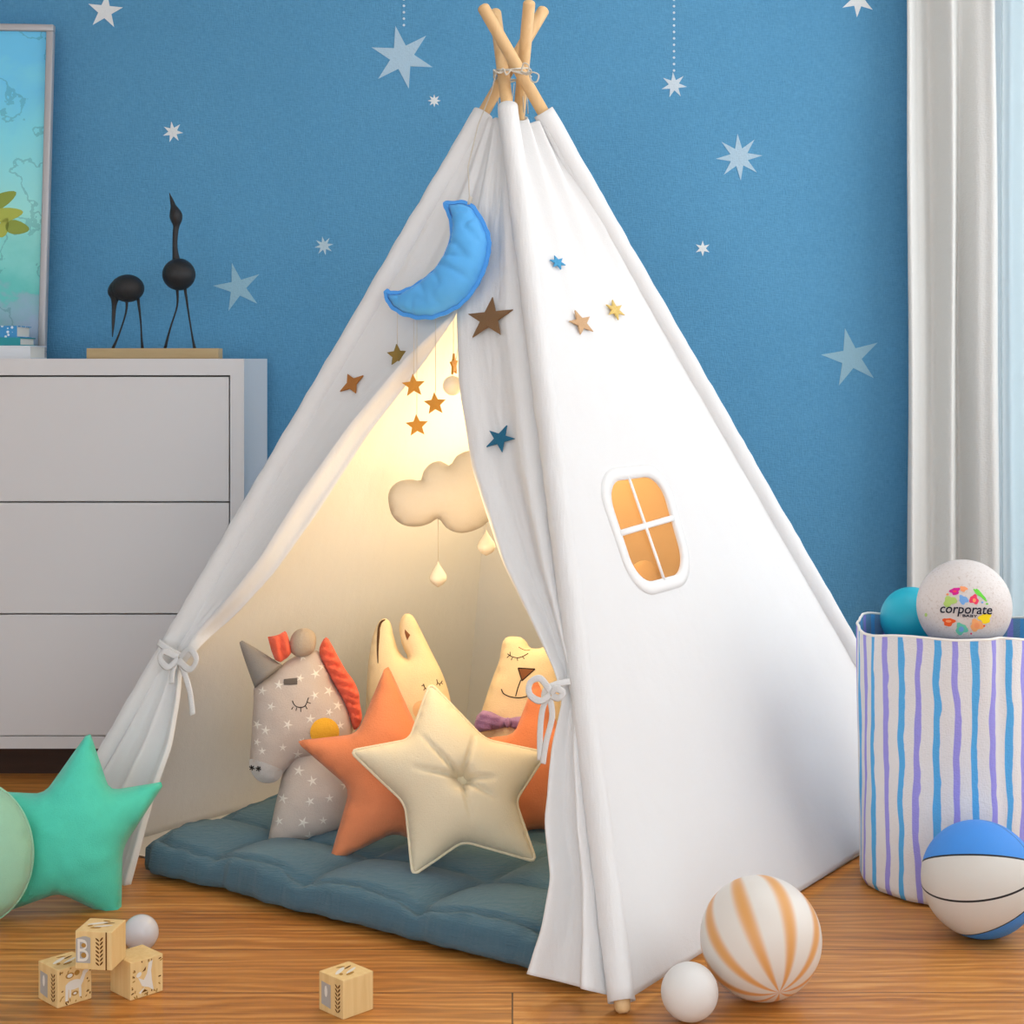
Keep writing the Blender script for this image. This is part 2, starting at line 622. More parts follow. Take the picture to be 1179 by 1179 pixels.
class Pillow:
    def __init__(s, outline, T, h=.012, power=.5, back=1.0, mod=None, wr=0.0, seed=0):
        ol = resample(outline, h)
        s.ol = ol
        lo, hi = ol.min(0), ol.max(0)
        g = []
        r = 0
        y = lo[1]
        while y < hi[1]:
            x = lo[0] + (h / 2 if r % 2 else 0)
            while x < hi[0]:
                g.append((x, y))
                x += h
            y += h * .866
            r += 1
        g = np.array(g)
        g = g[inside(ol, g)]
        g = g[edge_dist(ol, g) > .55 * h]
        allp = np.vstack([ol, g])
        nb = len(ol)
        res = geometry.delaunay_2d_cdt([Vector(p) for p in allp], [(i, (i + 1) % nb) for i in range(nb)], [], 0, 1e-7)
        V = np.array([(v[0], v[1]) for v in res[0]])
        isb = np.array([any(k < nb for k in ov) for ov in res[3]])
        cent = np.array([V[list(f)].mean(0) for f in res[2]])
        ok = inside(ol, cent)
        T3 = [tuple(f) for f, k in zip(res[2], ok) if k]
        used = sorted({i for f in T3 for i in f})
        mp = {o: i for i, o in enumerate(used)}
        V, isb = V[used], isb[used]
        T3 = [tuple(mp[i] for i in f) for f in T3]
        N = len(V)
        A = np.zeros((N, N))
        for f in T3:
            for i in range(3):
                a, b = f[i], f[(i + 1) % 3]
                A[a, b] = A[b, a] = 1
        L = np.diag(A.sum(1)) - A
        it = np.where(~isb)[0]
        phi = np.zeros(N)
        phi[it] = np.linalg.solve(L[np.ix_(it, it)], np.ones(len(it)))
        q = (phi / phi.max()) ** power
        hgt = T * q
        ed = edge_dist(ol, V)
        if wr:
            for i in range(N):
                if not isb[i]:
                    w = math.exp(-ed[i] / .03)
                    hgt[i] *= 1 + wr * (w + .25) * nz(V[i][0] * 38 + seed, V[i][1] * 38, seed)
        if mod:
            hgt = np.array([mod(V[i][0], V[i][1], hgt[i], q[i]) for i in range(N)])
            hgt[isb] = 0
        bm = bmesh.new()
        fv = [bm.verts.new((V[i][0], V[i][1], hgt[i])) for i in range(N)]
        bv = [fv[i] if isb[i] else bm.verts.new((V[i][0], V[i][1], -T * q[i] * back)) for i in range(N)]
        for f in T3:
            a, b, c = f
            cr = (V[b][0] - V[a][0]) * (V[c][1] - V[a][1]) - (V[b][1] - V[a][1]) * (V[c][0] - V[a][0])
            if cr < 0:
                b, c = c, b
            bm.faces.new((fv[a], fv[b], fv[c]))
            if len({bv[a], bv[b], bv[c]} & {fv[a], fv[b], fv[c]}) < 3:
                bm.faces.new((bv[a], bv[c], bv[b]))
        s.bm = bm
        s.bvh = BVHTree.FromPolygons([(V[i][0], V[i][1], hgt[i]) for i in range(N)], T3)

    def z(s, x, y):
        r = s.bvh.ray_cast(Vector((x, y, 2)), Vector((0, 0, -1)))
        return r[0].z if r[0] else 0.0

    def on(s, p, off=.001):
        return Vector((p[0], p[1], s.z(p[0], p[1]) + off))

    def edge(s, r, seg=8):
        return sweep([Vector((p[0], p[1], 0)) for p in s.ol], r, seg=seg, closed=True)

    def stroke(s, pts, r, bm=None, sub=4, mi=0, off=.0):
        c = catmull([Vector((p[0], p[1])) for p in pts], sub, False) if len(pts) > 2 else [Vector((pts[0][0], pts[0][1])).lerp(Vector((pts[1][0], pts[1][1])), k / 4) for k in range(5)]
        return sweep([s.on(p, off + r * .4) for p in c], r, seg=6, bm=bm, mi=mi)

    def patch(s, outline, bm=None, off=.0012, mi=0, h=None):
        """a thin appliqué lying on the front surface"""
        bm = bm or bmesh.new()
        O = [Vector((p[0], p[1])) for p in outline]
        c = sum(O, Vector((0, 0))) / len(O)
        rings = [[c.lerp(p, k) for p in O] for k in (.33, .66, 1)]
        cv = bm.verts.new(s.on(c, off))
        rv = [[bm.verts.new(s.on(p, off if k < 2 else off * .6)) for p in r] for k, r in enumerate(rings)]
        n = len(O)
        for i in range(n):
            j = (i + 1) % n
            fs = [bm.faces.new((cv, rv[0][i], rv[0][j]))]
            for k in (0, 1):
                fs.append(bm.faces.new((rv[k][i], rv[k + 1][i], rv[k + 1][j], rv[k][j])))
            for f in fs:
                f.material_index = mi
                f.smooth = True
        return bm


def star_pts(cx, cy, R, r, n=5, rot=0.0):
    out = []
    for i in range(2 * n):
        a = PI / 2 + rot + i * PI / n
        q = R if i % 2 == 0 else r
        out.append(Vector((cx + q * math.cos(a), cy + q * math.sin(a))))
    return out


def prism(pts, t, bm=None, mi=0, dome=0):
    """flat cut-out with thickness t along +z; dome lifts the centre"""
    bm = bm or bmesh.new()
    c = sum(pts, Vector((0, 0))) / len(pts)
    n = len(pts)
    lo = [bm.verts.new((p[0], p[1], 0)) for p in pts]
    hi = [bm.verts.new((p[0], p[1], t)) for p in pts]
    cl, ch = bm.verts.new((c[0], c[1], 0)), bm.verts.new((c[0], c[1], t + dome))
    for i in range(n):
        j = (i + 1) % n
        for f in ((cl, lo[j], lo[i]), (ch, hi[i], hi[j]), (lo[i], lo[j], hi[j], hi[i])):
            bm.faces.new(f).material_index = mi
    return bm


def sphere(r, u=48, v=32):
    bm = bmesh.new()
    bmesh.ops.create_uvsphere(bm, u_segments=u, v_segments=v, radius=r)
    return bm


def text_polys(txt):
    cu = bpy.data.curves.new('lettering', 'FONT')
    cu.body = txt
    cu.align_x = 'CENTER'
    cu.align_y = 'CENTER'
    cu.resolution_u = 3
    o = bpy.data.objects.new('lettering', cu)
    COL.objects.link(o)
    bpy.context.view_layer.update()
    me = bpy.data.meshes.new_from_object(o)
    V = [v.co.copy() for v in me.vertices]
    Fc = [tuple(p.vertices) for p in me.polygons]
    bpy.data.objects.remove(o)
    bpy.data.curves.remove(cu)
    bpy.data.meshes.remove(me)
    return V, Fc


# ------------------------------------------------------------------ room
XL, XR, YF, ZC = -2.05, 1.95, -.9, 2.45
TH = .12
struct('floor', nbox(XL - TH, XR + TH, YF, WALL_Y + TH, -.1, 0), 'floor')
struct('ceiling', nbox(XL - TH, XR + TH, YF, WALL_Y + TH, ZC, ZC + .1), 'ceiling')
b = bmesh.new()      # back wall with a window opening at its right end
WX0, WX1, WZ0, WZ1 = 1.24, 1.88, .2, 2.3
box(b, XL, WX0, WALL_Y, WALL_Y + TH, 0, ZC)
box(b, WX1, XR, WALL_Y, WALL_Y + TH, 0, ZC)
box(b, WX0, WX1, WALL_Y, WALL_Y + TH, 0, WZ0)
box(b, WX0, WX1, WALL_Y, WALL_Y + TH, WZ1, ZC)
struct('wall_back', b, 'wall')
struct('wall_left', nbox(XL - TH, XL, YF, WALL_Y + TH, 0, ZC), 'sidewall')
b = bmesh.new()
RY0, RY1, RZ0, RZ1 = 2.0, 4.15, .35, 2.35
box(b, XR, XR + TH, YF, RY0, 0, ZC)
box(b, XR, XR + TH, RY1, WALL_Y + TH, 0, ZC)
box(b, XR, XR + TH, RY0, RY1, 0, RZ0)
box(b, XR, XR + TH, RY0, RY1, RZ1, ZC)
struct('wall_right', b, 'sidewall')
b = bmesh.new()
for a in ((WX0, WX0 + .05, WZ0, WZ1), (WX1 - .05, WX1, WZ0, WZ1), (WX0, WX1, WZ0, WZ0 + .05), (WX0, WX1, WZ1 - .05, WZ1), (1.535, 1.585, WZ0, WZ1)):
    box(b, a[0], a[1], WALL_Y + .03, WALL_Y + .08, a[2], a[3])
w = struct('window_1', b, 'wframe')
obj('pane', nbox(WX0 + .04, WX1 - .04, WALL_Y + .05, WALL_Y + .056, WZ0 + .04, WZ1 - .04), 'glass', w, False)
b = bmesh.new()
for a in ((RY0, RY0 + .06, RZ0, RZ1), (RY1 - .06, RY1, RZ0, RZ1), (RY0, RY1, RZ0, RZ0 + .06), (RY0, RY1, RZ1 - .06, RZ1), (3.05, 3.11, RZ0, RZ1)):
    box(b, XR + .03, XR + .08, a[0], a[1], a[2], a[3])
w = struct('window_2', b, 'wframe')
obj('pane', nbox(XR + .05, XR + .056, RY0 + .05, RY1 - .05, RZ0 + .05, RZ1 - .05), 'glass', w, False)
struct('baseboard_back', nbox(XL, 1.9, WALL_Y - .012, WALL_Y, 0, .07, bev=.003), 'white_lac')


# curtains
def curtain(name, x0, x1, y, m, amp, waves, seed, drift=0.0, hem=None):
    b = bmesh.new()
    nx, nzr = 220, 60
    rows = []
    for j in range(nzr + 1):
        z = .008 + (ZC - .012) * j / nzr
        row = []
        for i in range(nx + 1):
            u = i / nx
            f = sum(a * math.sin(2 * PI * w * u + p + drift * (z - 1) * k) for k, (w, a, p) in enumerate(waves))
            yy = y - amp * f * (.8 + .25 * (1 - z / ZC)) - amp * .3 * nz(u * 6, z * .8, seed)
            row.append(b.verts.new((x0 + (x1 - x0) * u + .008 * nz(z * 1.2, u * 3, seed + 9), yy, z)))
        rows.append(row)
    for j in range(nzr):
        for i in range(nx):
            b.faces.new((rows[j][i], rows[j][i + 1], rows[j + 1][i + 1], rows[j + 1][i]))
    o = obj(name, b, m)
    md = o.modifiers.new('thick', 'SOLIDIFY')
    md.thickness = .002
    return o


tag(curtain('curtain', 1.003, 1.248, 4.225, 'drape', .03, ((2.6, 1, .4), (4.3, .45, 1.3), (1.1, .6, 2)), 3, .5),
    'long pale grey curtain hanging in soft folds beside the blue wall', 'curtain')
tag(curtain('sheer_curtain', 1.257, 1.90, 4.252, 'voile', .013, ((8, 1, 2.2), (13, .5, .2)), 8, .4),
    'sheer white curtain glowing with daylight at the right edge', 'curtain')

# ------------------------------------------------------------------ wall star stickers
def wall_star(px, py, R, r, n, rot, rgb, label, dots=None):
    s = WALL_Y / F
    p = at(px, py, WALL_Y)
    mw = Matrix(((1, 0, 0, p.x), (0, 0, -1, WALL_Y), (0, 1, 0, p.z), (0, 0, 0, 1)))
    pts = [q * s for q in star_pts(0, 0, R, r, n, math.radians(rot))]
    star = prism(pts, .0016)
    g = 'star stickers on the blue wall'
    if dots is None:
        tag(obj('wall_sticker', star, sticker_mat(rgb), None, False, mw), label, 'wall sticker', g)
        return
    t = thing('wall_sticker', label, 'wall sticker', mw, g)
    obj('star', star, sticker_mat(rgb), t, False)
    b = bmesh.new()
    dx, y0 = dots
    y = R * .92
    while y < py + 215:
        c = bmesh.ops.create_cone(b, cap_ends=True, segments=8, radius1=1.5 * s, radius2=1.3 * s, depth=.0014, matrix=Matrix.Translation((dx * s, (y + 3) * s, .0008)))
        y += 7.4
    o = obj('dotted_string', b, sticker_mat((214, 226, 236)), t, False)


WH, MID, PAL = (232, 235, 236), (176, 204, 222), (150, 190, 208)
wall_star(121, 13, 21, 8, 5, -6, WH, 'white five-pointed star sticker at top left above the bird sculpture')
wall_star(199, 152, 12, 5, 7, 8, WH, 'small white seven-pointed star sticker above the tall black bird')
wall_star(373, 283, 11, 4.5, 8, 10, (190, 212, 222), 'small pale many-pointed star sticker beside the left tent slope')
wall_star(274, 331, 29, 9.5, 5, 14, PAL, 'pale blue five-pointed star sticker above the right end of dresser')
wall_star(463, 66, 37, 14, 6, 12, MID, 'large pale blue six-pointed star sticker hanging from dotted line left of poles', (2, 0))
wall_star(500, 116, 7.5, 3.4, 8, 0, WH, 'tiny white star sticker just left of the tent pole tops')
wall_star(776, 98, 15, 6, 7, 5, (206, 220, 230), 'small pale star sticker hanging from dotted line right of tent poles', (0, 0))
wall_star(851, 181, 27, 10.5, 8, 4, MID, 'pale eight-pointed star sticker halfway between tent top and curtain')
wall_star(809, 286, 9, 3.6, 6, 0, WH, 'tiny white six-pointed star sticker right of the tent slope')
wall_star(980, 412, 35, 12, 5, 12, PAL, 'large pale five-pointed star sticker beside the curtain')
wall_star(988, 0, 20, 8, 6, -4, WH, 'white star sticker cut by the top of the photo near the curtain')

# ------------------------------------------------------------------ dresser and what stands on it
D1, D2 = 3.92, 4.29
dz = lambda py: H - (py - CY) * D1 / F
dx = lambda px: (px - CX) * D1 / F
DX0, DX1 = -1.80, dx(281)
dr = thing('dresser', 'wide white three-drawer dresser with plain handleless fronts by the blue wall', 'dresser', Matrix.Translation((0, D1, 0)))
b = bmesh.new()
zt, zb = H, dz(862)
tt, ts, tb = dz(413) - dz(432), .033, dz(848) - dz(862)
box(b, DX0, DX1, 0, D2 - D1, zt - tt, zt)
box(b, DX1 - ts, DX1, 0, D2 - D1, zb, zt - tt)
box(b, DX0, DX0 + ts, 0, D2 - D1, zb, zt - tt)
box(b, DX0 + ts, DX1 - ts, 0, D2 - D1, zb, zb + tb)
obj('body', b, 'white_lac', dr, False)
obj('back_panel', nbox(DX0 + ts, DX1 - ts, .03, .05, zb + tb, zt - tt), 'gap', dr, False)  # grey sheet close behind the drawers, coloured as the shade in their gaps
for y0, y1 in ((434, 577.3), (579, 706.4), (708, 847)):
    obj('drawer', nbox(DX0 + ts + .0035, DX1 - ts - .0035, .002, .028, dz(y1), dz(y0), bev=.0015), 'white_lac', dr, False)
obj('base_block', nbox(DX0 + .06, DX1 - .06, .06, D2 - D1 - .02, 0, zb), 'under_shade', dr, False)  # added recessed block, its dark colour stands in for shade under the body

# bird sculpture
YB = 4.09
bs = thing('bird_sculpture', 'two long-legged black birds on a wooden base on the dresser', 'sculpture', Matrix.Translation((0, YB, H)))
sB = YB / F
bx = lambda px: (px - CX) * sB
bz = lambda py: -(py - CY) * sB
obj('base', nbox(bx(103), bx(254), -.03, .03, 0, bz(401), bev=.002), 'base_block', bs, False)


def bird(body, beak, legs):
    b = bmesh.new()
    (cx, cy, rx, rz, ryd) = body
    bmesh.ops.create_uvsphere(b, u_segments=24, v_segments=16, radius=1, matrix=Matrix.Translation((bx(cx), 0, bz(cy))) @ Matrix.Diagonal((rx * sB, ryd * sB, rz * sB, 1)))
    c = catmull([Vector((bx(p[0]), p[3] * sB if len(p) > 3 else 0, bz(p[1]))) for p in beak], 5, False)
    rr = catmull([Vector((p[2], 0)) for p in beak], 5, False)
    sweep(c, [max(q[0], .15) * sB for q in rr], seg=12, bm=b)
    o = obj('bird', b, 'black', bs)
    for L in legs:
        c = catmull([Vector((bx(p[0]), (p[2] if len(p) > 2 else 0) * sB, bz(p[1]))) for p in L], 4, False)
        obj('leg', sweep(c, [1.9 * sB - .9 * sB * math.sin(PI * k / (len(c) - 1)) for k in range(len(c))], seg=8), 'black', o)


bird((206, 316, 19, 18.5, 18), ((205, 322, 9), (203.5, 305, 5.2), (201.5, 285, 3), (202, 268, 3.2), (203, 260, 3.8), (203, 254, 6.4), (202.5, 248, 7.4), (201, 242, 5.6), (199.5, 237, 3.2), (197.5, 230, 1.9), (195, 222, .3)),
     (((204, 332), (204, 352), (196, 378), (190, 401)), ((213, 332), (217, 360), (221, 385), (224, 401))))
bird((147, 332, 19, 16, 17), ((140, 330, 12), (133, 336, 9.5), (132.5, 343, 5.5), (131.5, 352, 2.8), (130.5, 370, 1.9), (129.5, 388, .5)),
     (((146, 346), (145, 360), (137, 385), (130, 401)), ((159, 344), (162, 370), (163, 388), (164, 401))))

# framed painting leaning by the wall
fr = Frame(52.5, 413, 4.21, 2, 0, -.95)
fr.m = fr.m @ Matrix.Translation((0, 0, .0))
pf = thing('picture_frame', 'silver-grey framed turquoise painting standing on the dresser at far left', 'picture', fr.m)
s = 4.21 / F
W_, H_, bw = 300 * s, 387 * s, 8 * s
b = bmesh.new()
for a in ((-W_, 0, 0, bw), (-W_, 0, H_ - bw, H_), (-W_, -W_ + bw, bw, H_ - bw), (-bw, 0, bw, H_ - bw)):
    box(b, a[0], a[1], a[2], a[3], -.012, .012, bev=.003)
obj('frame', b, 'frame', pf)
b = nbox(-W_ + bw, -bw, bw, H_ - bw, -.008, .0)
for (x, y, ang, L, wd, mi) in ((3, 230, 30, 18, 8, 1), (8, 247, 10, 19, 8, 2), (20, 262, -8, 14, 8, 1), (4, 262, 70, 12, 6, 2), (-16, 240, 130, 18, 8, 1)):
    p = fr.px(x, y)
    pts = []
    for k in range(14):
        a = 2 * PI * k / 14
        q = Vector((math.cos(a) * L * s, math.sin(a) * wd * s * (1 - .3 * math.cos(a))))
        q.rotate(Matrix.Rotation(math.radians(ang), 2))
        pts.append(p + q)
    prism(pts, .0012, b, mi)
obj('artwork', b, ['painting', 'leaf1', 'leaf2'], pf, False)


def book(x0, x1, y0, y1, z0, z1, cover, label):
    t = thing('book', label, 'book', Matrix.Translation((0, 0, z0)), 'stack of books on the dresser')
    h = z1 - z0
    c = .0025
    b = bmesh.new()
    box(b, x0, x1, y0, y1, 0, c)
    box(b, x0, x1, y0, y1, h - c, h)
    box(b, x0, x1, y0, y0 + c, c, h - c)
    obj('cover', b, cover, t, False)
    obj('pages', nbox(x0 + .004, x1 - .004, y0 + c, y1 - .004, c, h - c), 'paper', t, False)


yb = 4.02
sb = yb / F
zz = lambda py: H - (py - CY) * sb
book(-1.50, (35 - CX) * sb, yb, yb + .14, H, zz(398), 'book_white', 'thick white book at the bottom of the stack on the dresser')
book(-1.47, (22.5 - CX) * sb, yb + .005, yb + .135, zz(398), zz(388.5), 'book_teal', 'thin teal book in the middle of the stack on the dresser')
book(-1.46, (18 - CX) * sb, yb + .01, yb + .13, zz(388.5), zz(375), 'book_dots', 'blue and white patterned book topmost on the dresser stack')

# ------------------------------------------------------------------ tent
LF, RF, RB = gnd(52, 992), gnd(718, 1168), gnd(1085, 932)
LB = Vector((-.13, 4.235, 0))
LFc, RFc, RBc, LBc = at(580, 90, 3.47), at(580, 90, 3.43), at(603, 90, 3.40), at(601.5, 90, 3.46)
POLES = {'LF': (LF, LFc - LF), 'RF': (RF, RFc - RF), 'RB': (RB, RBc - RB), 'LB': (LB, LBc - LB)}


def pole_y(k, py):
    p, d = POLES[k]
    t = (F * (H - p.z) - (py - CY) * p.y) / ((py - CY) * d.y + F * d.z)
    return p + d * t


def pole_z(k, z):
    p, d = POLES[k]
    return p + d * (z / d.z)


ctr = (LF + RF + RB + LB) / 4
tent = thing('play_tent', 'white canvas teepee play tent with wooden poles and tied-back door flaps', 'tent', Matrix.Translation(ctr))
tinv = Matrix.Translation(-ctr)


def tobj(name, bm, m, parent=None, smooth=True, thick=0):
    if parent is None:
        parent = tent
    bm.transform(tinv)
    o = obj(name, bm, m, parent, smooth)
    if thick:
        md = o.modifiers.new('thick', 'SOLIDIFY')
        md.thickness = thick
        md.offset = 0
    return o


RP = .0128
for k, ytop in (('LF', 12), ('RF', 15), ('RB', 9), ('LB', 4)):
    a, e = pole_z(k, .012), pole_y(k, ytop)
    dv = (e - a).normalized()
    path = [a - dv * .012, a - dv * .008, a] + [a.lerp(e, q / 8) for q in range(1, 9)] + [e + dv * .004, e + dv * .007]
    rr = [RP * .5, RP * .85, RP] + [RP] * 8 + [RP * .85, RP * .45]
    tobj('pole', sweep(path, rr, seg=18), 'pole')


def sleeve(k, z0, z1, r, seed):
    p0, p1 = pole_z(k, z0), pole_z(k, z1)
    n = 90
    b = bmesh.new()
    rings = []
    dv = (p1 - p0).normalized()
    sd = dv.orthogonal().normalized()
    n2 = dv.cross(sd)
    S = 20
    for i in range(n + 1):
        p = p0.lerp(p1, i / n)
        ring = []
        for q in range(S):
            a = 2 * PI * q / S
            rr = r * (1 + .10 * nz(math.cos(a) * 1.3 + seed, math.sin(a) * 1.3, i * .42) + .06 * nz(seed, math.cos(a), i * 1.1))
            ring.append(b.verts.new(p + sd * math.cos(a) * rr + n2 * math.sin(a) * rr))
        rings.append(ring)
    for i in range(n):
        for q in range(S):
            b.faces.new((rings[i][q], rings[i][(q + 1) % S], rings[i + 1][(q + 1) % S], rings[i + 1][q]))
    return tobj('pole_sleeve', b, 'canvas', thick=.0015)


sleeve('LF', .02, H - (130 - CY) * 3.46 / F, .0215, 1)
sleeve('RB', .02, H - (129 - CY) * 3.41 / F, .0215, 5)
sleeve('RF', .016, H - (125 - CY) * 3.41 / F, .0205, 9)
sleeve('LB', .02, H - (134 - CY) * 3.48 / F, .0190, 13)


def panel_pts(ka, kb, nu, nt, ztop, bill, outward, seed, zb=.014, amp=.004):
    G = []
    for j in range(nt + 1):
        t = j / nt
        z = zb + (ztop - zb) * t
        A, B = pole_z(ka, z), pole_z(kb, z)
        row = []
        for i in range(nu + 1):
            u = i / nu
            e = sstep(0, .12, u) * sstep(0, .12, 1 - u)
            off = bill * math.sin(PI * u) * math.sin(PI * min(t + .12, 1)) * e
            off += e * amp * (nz(u * 5, t * 2.2, seed) + .4 * nz(u * 13, t * 5, seed))
            off += e * .010 * sstep(.62, 1, t) * math.sin(u * 2 * PI * 3.5 + seed)          # gathers near the top
            row.append(A.lerp(B, u) + outward * off)
        G.append(row)
    return G


def grid_bm(G):
    b = bmesh.new()
    V = [[b.verts.new(p) for p in r] for r in G]
    for j in range(len(G) - 1):
        for i in range(len(G[0]) - 1):
            b.faces.new((V[j][i], V[j][i + 1], V[j + 1][i + 1], V[j + 1][i]))
    return b


ZT = 1.487
nback = (RB - LB).cross(RBc - LB).normalized()
if nback.y < 0:
    nback = -nback
nleft = (LF - LB).cross(LFc - LB).normalized()
if nleft.x > 0:
    nleft = -nleft
tobj('back_panel', grid_bm([[p - nback * .022 for p in r] for r in panel_pts('LB', 'RB', 50, 60, ZT, .0, nback, 2, .003)]), 'canvas', thick=.0016)
tobj('left_panel', grid_bm([[p - nleft * .022 for p in r] for r in panel_pts('LF', 'LB', 50, 60, ZT, .0, nleft, 4, .003)]), 'canvas', thick=.0016)
# right panel with window hole
nr = (RB - RF).cross(RBc - RF).normalized()
if nr.x < 0:
    nr = -nr
G = panel_pts('RF', 'RB', 150, 170, ZT, -.004, nr, 6, amp=.003)
exr = (RB - RF).normalized()
eyr = nr.cross(exr)
if eyr.z < 0:
    eyr = -eyr
p2 = lambda P: Vector(((P - RF).dot(exr), (P - RF).dot(eyr)))
TLw, TRw, BRw, BLw = [p2(hit(x, y, RF, nr)) for x, y in ((702.6, 552.4), (766.9, 544), (798.5, 655.9), (741.7, 670.7))]
bil = lambda a, c: (BLw * (1 - a) + BRw * a) * (1 - c) + (TLw * (1 - a) + TRw * a) * c


def rrect(g, rad, n=9):
    out = []
    for cx, cy, a0 in ((1 + g - rad, 1 + g - rad, 0), (-g + rad, 1 + g - rad, 90), (-g + rad, -g + rad, 180), (1 + g - rad, -g + rad, 270)):
        for k in range(n):
            a = math.radians(a0 + 90 * k / (n - 1))
            out.append(bil(cx + rad * math.cos(a), cy + rad * math.sin(a)))
    return out


cen = bil(.5, .5)


def roff(p):      # offset of the panel surface near the window, from the nearest grid point
    return GOFF[min(range(len(GP)), key=lambda i: (GP[i] - p).length_squared)]


GP, GOFF = [], []
for r in G:
    for P in r:
        q = p2(P)
        if (q - cen).length < .2:
            GP.append(q)
            GOFF.append((P - RF).dot(nr))
woff = float(np.mean(GOFF))
w3 = lambda p, o: RF + exr * p[0] + eyr * p[1] + nr * (woff + o)
hole = rrect(.05, .33)
hnp = np.array([(p[0], p[1]) for p in hole])
for r in G:           # flatten the cloth round the window so the frame lies on it
    for i, P in enumerate(r):
        q = p2(P)
        k = 1 - sstep(.11, .2, (q - cen).length)
        r[i] = P.lerp(w3(q, 0), k)
b = grid_bm(G)
b.faces.ensure_lookup_table()
fc = [f.calc_center_median() for f in b.faces]
ins = inside(hnp, np.array([tuple(p2(c)) for c in fc]))
bmesh.ops.delete(b, geom=[f for f, k in zip(list(b.faces), ins) if k], context='FACES')
dense = [Vector((p[0], p[1])) for p in resample(hole, .002)]
for v in b.verts:
    if v.is_boundary:
        q = p2(v.co)
        if (q - cen).length < .16:
            v.co = w3(min(dense, key=lambda d: (d - q).length_squared), 0)
b.normal_update()
BV_R = BVHTree.FromBMesh(b)
rp = tobj('right_panel', b, 'canvas', thick=.0016)
inn, mid, outr = rrect(0, .27), rrect(.07, .33), rrect(.125, .38)
b = bmesh.new()
R4 = [[b.verts.new(w3(p, o)) for p in L] for L, o in ((inn, -.003), (inn, .003), (mid, .0038), (outr, .0028), (outr, -.0012))]
n = len(inn)
for a in range(4):
    for i in range(n):
        j = (i + 1) % n
        b.faces.new((R4[a][i], R4[a][j], R4[a + 1][j], R4[a + 1][i]))
wf = tobj('window_frame', b, 'trim_white', rp)
b = bmesh.new()
for (a0, c0, a1, c1, wd) in ((.5, -.02, .43, 1.02, .0044), (-.02, .5, 1.02, .55, .0062)):
    a, c = w3(bil(a0, c0), .002), w3(bil(a1, c1), .002)
    sweep([a.lerp(c, k / 6) for k in range(7)], wd, .0022, normal=nr, seg=8, bm=b)
tobj('window_bar', b, 'trim_white', rp)
b = bmesh.new()
b.faces.new([b.verts.new(w3(p, -.004)) for p in rrect(.03, .28)])
tobj('window_gauze', b, 'gauze', rp)

# front: upper panel + two door flaps
FC = (LFc + RFc) / 2
nf = (RF - LF).cross(FC - LF).normalized()
if nf.y > 0:
    nf = -nf
fp = lambda x, y: hit(x, y, RF, nf)


def keyed(keys, k, y):
    return float(np.interp(y, [q[0] for q in keys], [q[k] for q in keys]))


def flap_rows(pole, keys, ys, nu, ampk, waves, seed, strip=None):
    rows = []
    sm = 9
    for y in ys:
        A = pole_y(pole, y)
        ex = np.mean([keyed(keys, 1, y + d) for d in np.linspace(-sm, sm, 7)])
        ey = np.mean([keyed(keys, 2, y + d) for d in np.linspace(-sm, sm, 7)])
        B = hit(ex, ey, RF + nf * keyed(ampk, 2, y), nf)
        am = keyed(ampk, 1, y)
        bow = keyed(ampk, 2, y)
        row = []
        for i in range(nu + 1):
            u = i / nu
            e = sstep(0, .16, u)
            f = sum(a * math.cos(2 * PI * w * u + p) for w, a, p in waves)
            off = am * e * f + (bow * (u ** 3 - u) if strip else 0) + (.0008 if strip else .002) * e * nz(u * 6, y * .012, seed) + (.0003 if strip else .0012) * e * nz(u * 17, y * .04, seed)
            row.append(A.lerp(B, u) + nf * off)
        if strip:
            k = sstep(358, 430, y) * (1 - sstep(715, 748, y))
            if True:
                sx = np.mean([keyed(strip, 1, y + d) for d in np.linspace(-sm, sm, 7)])
                sy = np.mean([keyed(strip, 2, y + d) for d in np.linspace(-sm, sm, 7)])
                S = hit(sx, sy, RF + nf * (keyed(ampk, 2, y) - .034 * k), nf)
                for q in (.25, .5, .75, 1):
                    row.append(row[nu].lerp(S, q) - nf * .010 * k * math.sin(q * PI))
        rows.append(row)
    return rows


rk = ((120, 573, 122), (200, 558, 205), (300, 538, 300), (358, 527, 358), (440, 530, 440), (540, 546, 541), (640, 580, 645), (720, 620, 728), (770, 642, 775), (800, 650, 806), (822, 646, 826),
      (860, 638, 862), (950, 632, 950), (1020, 640, 1014), (1080, 630, 1072), (1130, 617, 1112), (1160, 613, 1128))
rowsR = flap_rows('RF', rk, np.linspace(134, 1150, 150), 70,
                  ((130, .003, 0), (358, .004, 0), (500, .008, 0), (650, .012, .006), (760, .010, .014), (806, .007, .018), (850, .010, .016), (950, .016, .01), (1150, .026, .01)),
                  ((1.7, 1, 2.9), (3.1, .35, .6)), 21)
lk = ((120, 573, 122), (200, 558, 205), (300, 538, 300), (358, 527, 358), (430, 468, 412), (500, 402, 490), (580, 346, 568), (650, 300, 642), (700, 262, 690), (735, 226, 730), (765, 207, 765), (790, 206, 800), (850, 196, 858), (910, 176, 915), (985, 146, 1028))
ls = ((120, 573.5, 122), (200, 558.5, 205), (300, 538.5, 300), (358, 527.5, 360), (430, 490, 415), (500, 424, 500), (580, 366, 590), (650, 316, 660), (700, 272, 708), (735, 233, 742), (765, 210, 768), (790, 208, 802), (850, 198, 860), (910, 178, 917), (985, 148, 1029))
rowsL = flap_rows('LF', lk, np.linspace(134, 982, 140), 60,
                  ((130, .003, 0), (358, .002, 0), (380, .0005, .004), (430, 0, .012), (560, 0, .024), (690, 0, .020), (735, .004, .012), (765, .007, .012), (800, .010, .010), (850, .012, .006), (985, .02, 0)),
                  ((2.6, 1, 2.4), (4.3, .4, 1.6)), 33, strip=ls)


